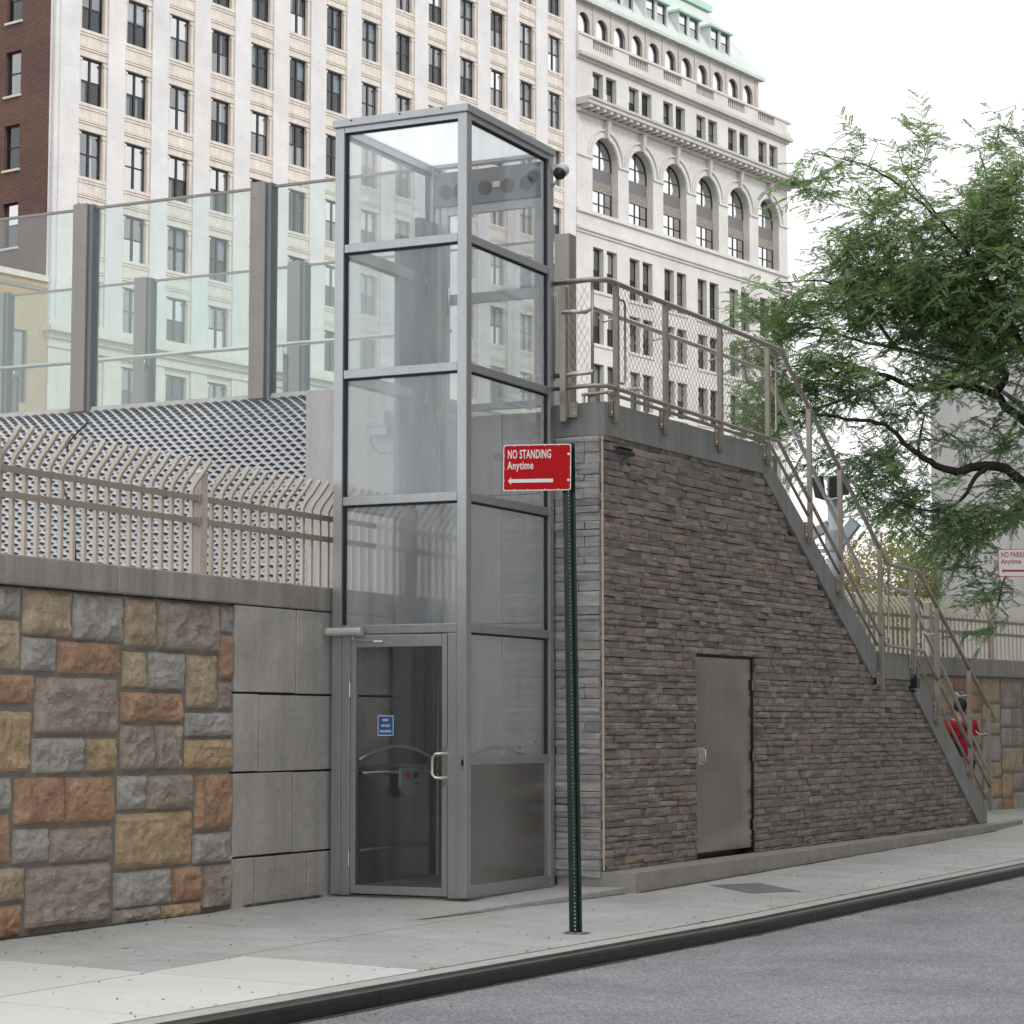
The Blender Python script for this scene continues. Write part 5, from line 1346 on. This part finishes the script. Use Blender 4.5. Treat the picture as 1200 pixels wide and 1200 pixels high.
for i, (pts, r0, r1) in enumerate(limbs):
    n_ = len(pts); m = tk if i == 0 else MB()
    m.tube(pts, [r0 + (r1 - r0) * (k / (n_ - 1)) ** .8 for k in range(n_)], 8)
    if i: m.build('limb', M['bark'], tree, smooth=True)
tk.build('trunk', M['bark'], tree, smooth=True)
twigs.build('twigs', M['bark'], tree, fix=False)
lv.build('crown', M['leaf'], tree)

def bush_tree(name, label, loc, hgt, rad, mat, n, grp, lean=0, crown0=.35, leaf=.2, dens=1):
    t = thing(name, label, 'tree', loc, 0, grp); m = MB()
    m.tube([(0, 0, 0), (.1, 0, hgt * .3), (lean * .5, 0, hgt * .6), (lean, 0, hgt * .9)], [hgt * .022, hgt * .016, hgt * .01, .02], 7)
    br_ = []
    for k in range(9):
        a = rg.rand() * 6.28; z0 = hgt * rg.uniform(.25, .6); e = np.array([math.cos(a) * rad * rg.uniform(.5, .9), math.sin(a) * rad * rg.uniform(.5, .9), z0 + hgt * rg.uniform(.15, .35)])
        m.tube([(lean * z0 / hgt, 0, z0), tuple(e * .55 + np.array([0, 0, z0 * .4])), tuple(e)], [hgt * .008, hgt * .005, .015], 5); br_.append(e)
    m.build('trunk', M['bark2'], t, smooth=True); l = Leaves()
    cl = []
    for k in range(26):
        r_ = rg.randn(3); r_ /= np.linalg.norm(r_); r_ *= rg.rand() ** .4
        cl.append(np.array([lean * .7 + r_[0] * rad, r_[1] * rad, hgt * (crown0 + 1) / 2 + r_[2] * hgt * (1 - crown0) / 2]))
    cl += br_
    for c in cl:
        tc0 = rg.rand(); q = int(n / len(cl)); rr = rad * rg.uniform(.26, .5)
        P_ = c + rg.randn(q, 3) * rr * [.6, .6, .45]; ax = rg.randn(q, 3); ax /= np.linalg.norm(ax, axis=1)[:, None]; bx = np.cross(ax, rg.randn(q, 3)); bx /= np.linalg.norm(bx, axis=1)[:, None]
        s_ = leaf * rg.uniform(.5, 1.1, (q, 1)); V = np.stack([P_ - ax * s_, P_ + bx * s_ * .5, P_ + ax * s_, P_ - bx * s_ * .5], 1)
        l.add(V, np.clip(tc0 * .7 + .15 + rg.randn(q) * .15, 0, 1))
    l.build('crown', mat, t)
    return t
bush_tree('autumn_tree', 'thin tree with rusty thinning leaves beyond the far fence', (-12.6, 51.6, 0), 8.0, 2.3, M['fall'], 13000, 'autumn trees beyond the far fence', .3, .25, .075)
bush_tree('autumn_tree', 'yellow green rounded tree beyond the far fence beside the concrete tower', (-10.2, 52.5, 0), 7.0, 2.2, M['fallgreen'], 22000, 'autumn trees beyond the far fence', 0, .1, .08)
bush_tree('autumn_tree', 'low orange tinged bush under the yellow green tree at the far fence', (-11.0, 48.5, 0), 5.0, 1.9, M['fall'], 16000, 'autumn trees beyond the far fence', 0, .1, .075)
bush_tree('autumn_tree', 'pale green tree just behind the grey camera mast', (-14.9, 53.5, 0), 6.2, 2.2, M['fallgreen'], 18000, 'autumn trees beyond the far fence', 0, .1, .08)

# ================================================================== pedestrian at the stair foot
PERS = (.52, 12.55, surf(.52, 12.55))
pers = thing('person', 'person in red shirt with dark shoulder bag walking behind the lower stair rails', 'person', PERS, R(48))
m, n, b = newmat('skin'); b.inputs['Base Color'].default_value = (.42, .25, .18, 1); b.inputs['Roughness'].default_value = .6; M['skin'] = m
M['shirt'] = plain('red_shirt', (.42, .012, .03), .85, var=.15, scale=14); M['hair'] = plain('black_hair', (.012, .010, .010), .6); M['jeans'] = plain('dark_trousers', (.03, .035, .05), .85, var=.2, scale=14)
def skinned(name, verts, edges, mat, parent, sub=2):
    me = bpy.data.meshes.new(name); me.from_pydata([v[:3] for v in verts], edges, []); ob = link(name, me, parent)
    sk = ob.modifiers.new("skin", 'SKIN'); me.skin_vertices
    for i, v in enumerate(verts):
        r = v[3]; me.skin_vertices[0].data[i].radius = r if isinstance(r, tuple) else (r, r)
    me.skin_vertices[0].data[0].use_root = True
    ob.modifiers.new("sub", 'SUBSURF').levels = sub; ob.modifiers["sub"].render_levels = sub
    me.materials.append(mat); return ob
def with_skin(name, verts, edges, mat, parent):
    me = bpy.data.meshes.new(name); me.from_pydata([v[:3] for v in verts], edges, []); me.materials.append(mat)
    ob = link(name, me, parent); ob.modifiers.new("skin", 'SKIN')
    if not me.skin_vertices: me.skin_vertices.new() if hasattr(me.skin_vertices, 'new') else None
    for i, v in enumerate(verts):
        r = v[3]; me.skin_vertices[0].data[i].radius = r if isinstance(r, tuple) else (r, r)
    me.skin_vertices[0].data[0].use_root = True
    sb_ = ob.modifiers.new("sub", 'SUBSURF'); sb_.levels = 2; sb_.render_levels = 2
    return ob
bv = [(0, 0, .80, (.13, .10)), (0, 0, .98, (.12, .09)), (0, .01, 1.16, (.145, .10)), (0, 0, 1.27, (.12, .085)), (0, 0, 1.33, .052), (0, .015, 1.40, .056), (0, .02, 1.47, (.072, .086)), (0, .015, 1.53, (.062, .076)),
      (.16, 0, 1.25, .055), (.215, -.02, 1.06, .043), (.20, .05, .87, .034), (.195, .08, .80, (.026, .036)),
      (-.16, 0, 1.25, .055), (-.215, .02, 1.06, .043), (-.215, -.03, .87, .034), (-.21, -.05, .80, (.026, .036)),
      (.085, .0, .74, .088), (.09, .10, .43, .058), (.09, .06, .08, .042), (.09, .17, .035, .036), (-.085, 0, .74, .088), (-.09, -.04, .43, .058), (-.09, -.16, .09, .042), (-.09, -.06, .035, .036)]
be = [(0, 1), (1, 2), (2, 3), (3, 4), (4, 5), (5, 6), (6, 7), (3, 8), (8, 9), (9, 10), (10, 11), (3, 12), (12, 13), (13, 14), (14, 15), (0, 16), (16, 17), (17, 18), (18, 19), (0, 20), (20, 21), (21, 22), (22, 23)]
for hx, hy, sg, root in ((.195, .08, 1, 11), (-.21, -.05, -1, 15)):
    for k in range(5):                          # fingers and thumb
        i = len(bv)
        if k < 4:
            L_ = [.075, .085, .08, .062][k]; oy = -.030 + .020 * k
            bv += [(hx, hy + oy, .765, .010), (hx - sg * .006, hy + oy, .765 - L_ * .5, .009), (hx - sg * .02, hy + oy, .765 - L_, .007)]
        else: bv += [(hx - sg * .01, hy + .045, .80, .011), (hx - sg * .022, hy + .062, .775, .010), (hx - sg * .03, hy + .068, .75, .008)]
        be += [(root, i), (i, i + 1), (i + 1, i + 2)]
with_skin('body', bv, be, M['skin'], pers)
with_skin('shirt', [(0, 0, .78, (.165, .125)), (0, 0, .98, (.15, .115)), (0, .01, 1.15, (.175, .125)), (0, 0, 1.27, (.145, .10)), (.17, 0, 1.25, .078), (.212, -.015, 1.09, .064), (-.17, 0, 1.25, .078), (-.212, .015, 1.09, .064)],
          [(0, 1), (1, 2), (2, 3), (3, 4), (4, 5), (3, 6), (6, 7)], M['shirt'], pers)
with_skin('trousers', [(0, 0, .84, (.145, .115)), (.09, 0, .72, .10), (.095, .10, .43, .073), (.092, .065, .13, .062), (-.09, 0, .72, .10), (-.095, -.04, .43, .073), (-.092, -.15, .14, .062)], [(0, 1), (1, 2), (2, 3), (0, 4), (4, 5), (5, 6)], M['jeans'], pers)
hh = MB().sphere((0, .0, 1.485), .088, 14, 9, (.92, 1.05, 1.12)); hh.build('hair', M['hair'], pers, smooth=True)
MB().sphere((0, .105, 1.43), .016, 8, 5).build('nose', M['skin'], pers, smooth=True)
bag = thing('shoulder_bag', 'dark shoulder bag with strap worn by the person in red', 'bag', (PERS[0], PERS[1], PERS[2]), R(48))
bevel(MB().box(-.27, -.12, -.21, -.125, .72, 1.02).build('pouch', M['black'], bag), .02, 2)
MB().tube([(-.19, -.15, 1.02), (-.06, -.128, 1.16), (.10, -.10, 1.31), (.14, .02, 1.345), (.08, .11, 1.25)], .016, 6).build('strap', M['black'], bag, smooth=True)

# ================================================================== litter on the pavement
lt = MB(); rl = random.Random(5)
for _ in range(520):
    yq = rl.uniform(-6.5, 9); r_ = rl.random()
    xq = kerbx(yq) - .25 - rl.random() ** 2 * 3 if r_ < .45 else (-1.2 + rl.random() ** 3 * 1.4 if r_ < .8 else kerbx(yq) + .02 + rl.random() ** 2 * .5)
    if xq < -1.2: continue
    zq = surf(xq, yq) + .005 if xq < kerbx(yq) else surf(kerbx(yq), yq) - .088
    if -1.2 < xq < .74 and -1.9 < yq < 1.7: zq = max(zq, .008)
    a = rl.random() * 6.28; s_ = rl.uniform(.004, .016); c, d = math.cos(a) * s_, math.sin(a) * s_
    lt.quad((xq - c, yq - d, zq), (xq - d * .5, yq + c * .5, zq + .006), (xq + c, yq + d, zq + .003), (xq + d * .5, yq - c * .5, zq + .001))
M['grime_shade'] = plain('street_grime_shade', (.075, .066, .055), .95, var=.3, scale=8)  # contact shade painted at wall, lift, pad and plinth; dirt at post and gutter
def grime_shade(name, label, path, w0, side, seed, dz=0.0):
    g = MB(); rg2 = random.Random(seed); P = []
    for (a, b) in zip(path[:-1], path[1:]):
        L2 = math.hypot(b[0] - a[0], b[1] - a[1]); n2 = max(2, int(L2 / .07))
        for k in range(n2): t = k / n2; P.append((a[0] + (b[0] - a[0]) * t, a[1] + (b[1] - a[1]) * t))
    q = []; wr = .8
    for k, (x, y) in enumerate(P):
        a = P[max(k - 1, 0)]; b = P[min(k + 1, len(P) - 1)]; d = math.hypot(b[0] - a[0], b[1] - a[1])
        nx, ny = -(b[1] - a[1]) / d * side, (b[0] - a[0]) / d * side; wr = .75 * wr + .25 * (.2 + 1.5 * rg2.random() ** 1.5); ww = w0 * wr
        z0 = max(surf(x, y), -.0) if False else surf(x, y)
        if -1.25 < x < .4 and -1.2 < y < 1.7 and name == 'grime_shade' and seed != 5: z0 = max(z0, .004)
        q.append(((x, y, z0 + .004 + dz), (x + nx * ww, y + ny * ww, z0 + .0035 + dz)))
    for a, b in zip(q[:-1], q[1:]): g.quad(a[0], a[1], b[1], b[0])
    tag(g.build(name, M['grime_shade'], fix=False), label, None, None, 'stuff')
grime_shade('grime_shade', 'dark dirt and painted contact shade along the foot of the coloured stone wall', [(-1.245, -7), (-1.245, -.02)], .045, -1, 1)
grime_shade('grime_shade', 'painted contact shade along the foot of the lift', [(-1.2, -.012), (.012, -.012), (.012, 1.66), (.36, 1.66)], .035, -1, 2)
grime_shade('grime_shade', 'painted dark shade in the step along the raised concrete pad', [(.255, -1.26), (.652, 1.66)], .022, -1, 5)
grime_shade('grime_shade', 'dark dirt gathered round the foot of the green sign post', [(1.53, -1.50), (1.64, -1.49), (1.65, -1.38), (1.53, -1.38), (1.53, -1.50)], .05, -1, 4)
grime_shade('grime_shade', 'painted contact shade along the concrete plinth of the stair', [(.71, 1.72), (1.2, 11.6)], .04, -1, 3)
grime_shade('gutter_dirt', 'dark grit lying in the gutter along the kerb', [(kerbx(-8) + .004, -8), (kerbx(14) + .004, 14)], .045, -1, 6, -.0945)
gm = MB(); rg3 = random.Random(9)
for _ in range(70):
    yq = rg3.uniform(-6.8, 12); xq = rg3.uniform(-1.1, kerbx(yq) - .2)
    if -1.25 < xq < .8 and yq > -1.8: continue
    if xq < 1.1 + .05 * yq and yq > 1.4: continue
    r_ = rg3.uniform(.007, .018); zq = surf(xq, yq) + .002; k = len(gm.v); gm.v += [(xq + r_ * math.cos(a * .785) * rg3.uniform(.7, 1.2), yq + r_ * math.sin(a * .785) * rg3.uniform(.7, 1.2), zq) for a in range(8)]; gm.f.append(tuple(range(k, k + 8))); gm.t.append((1, 1, 1))
tag(gm.build('gum_spots', plain('old_gum', (.25, .245, .235), .9), fix=False), 'small dark gum spots trodden into the pavement', None, None, 'stuff')
M['litter'] = plain('dry_leaf_litter', (.10, .07, .045), .9, rnd=.3)
tag(lt.build('leaf_litter', M['litter'], fix=False), 'scattered dry leaf bits along the pavement and gutter', None, None, 'stuff')
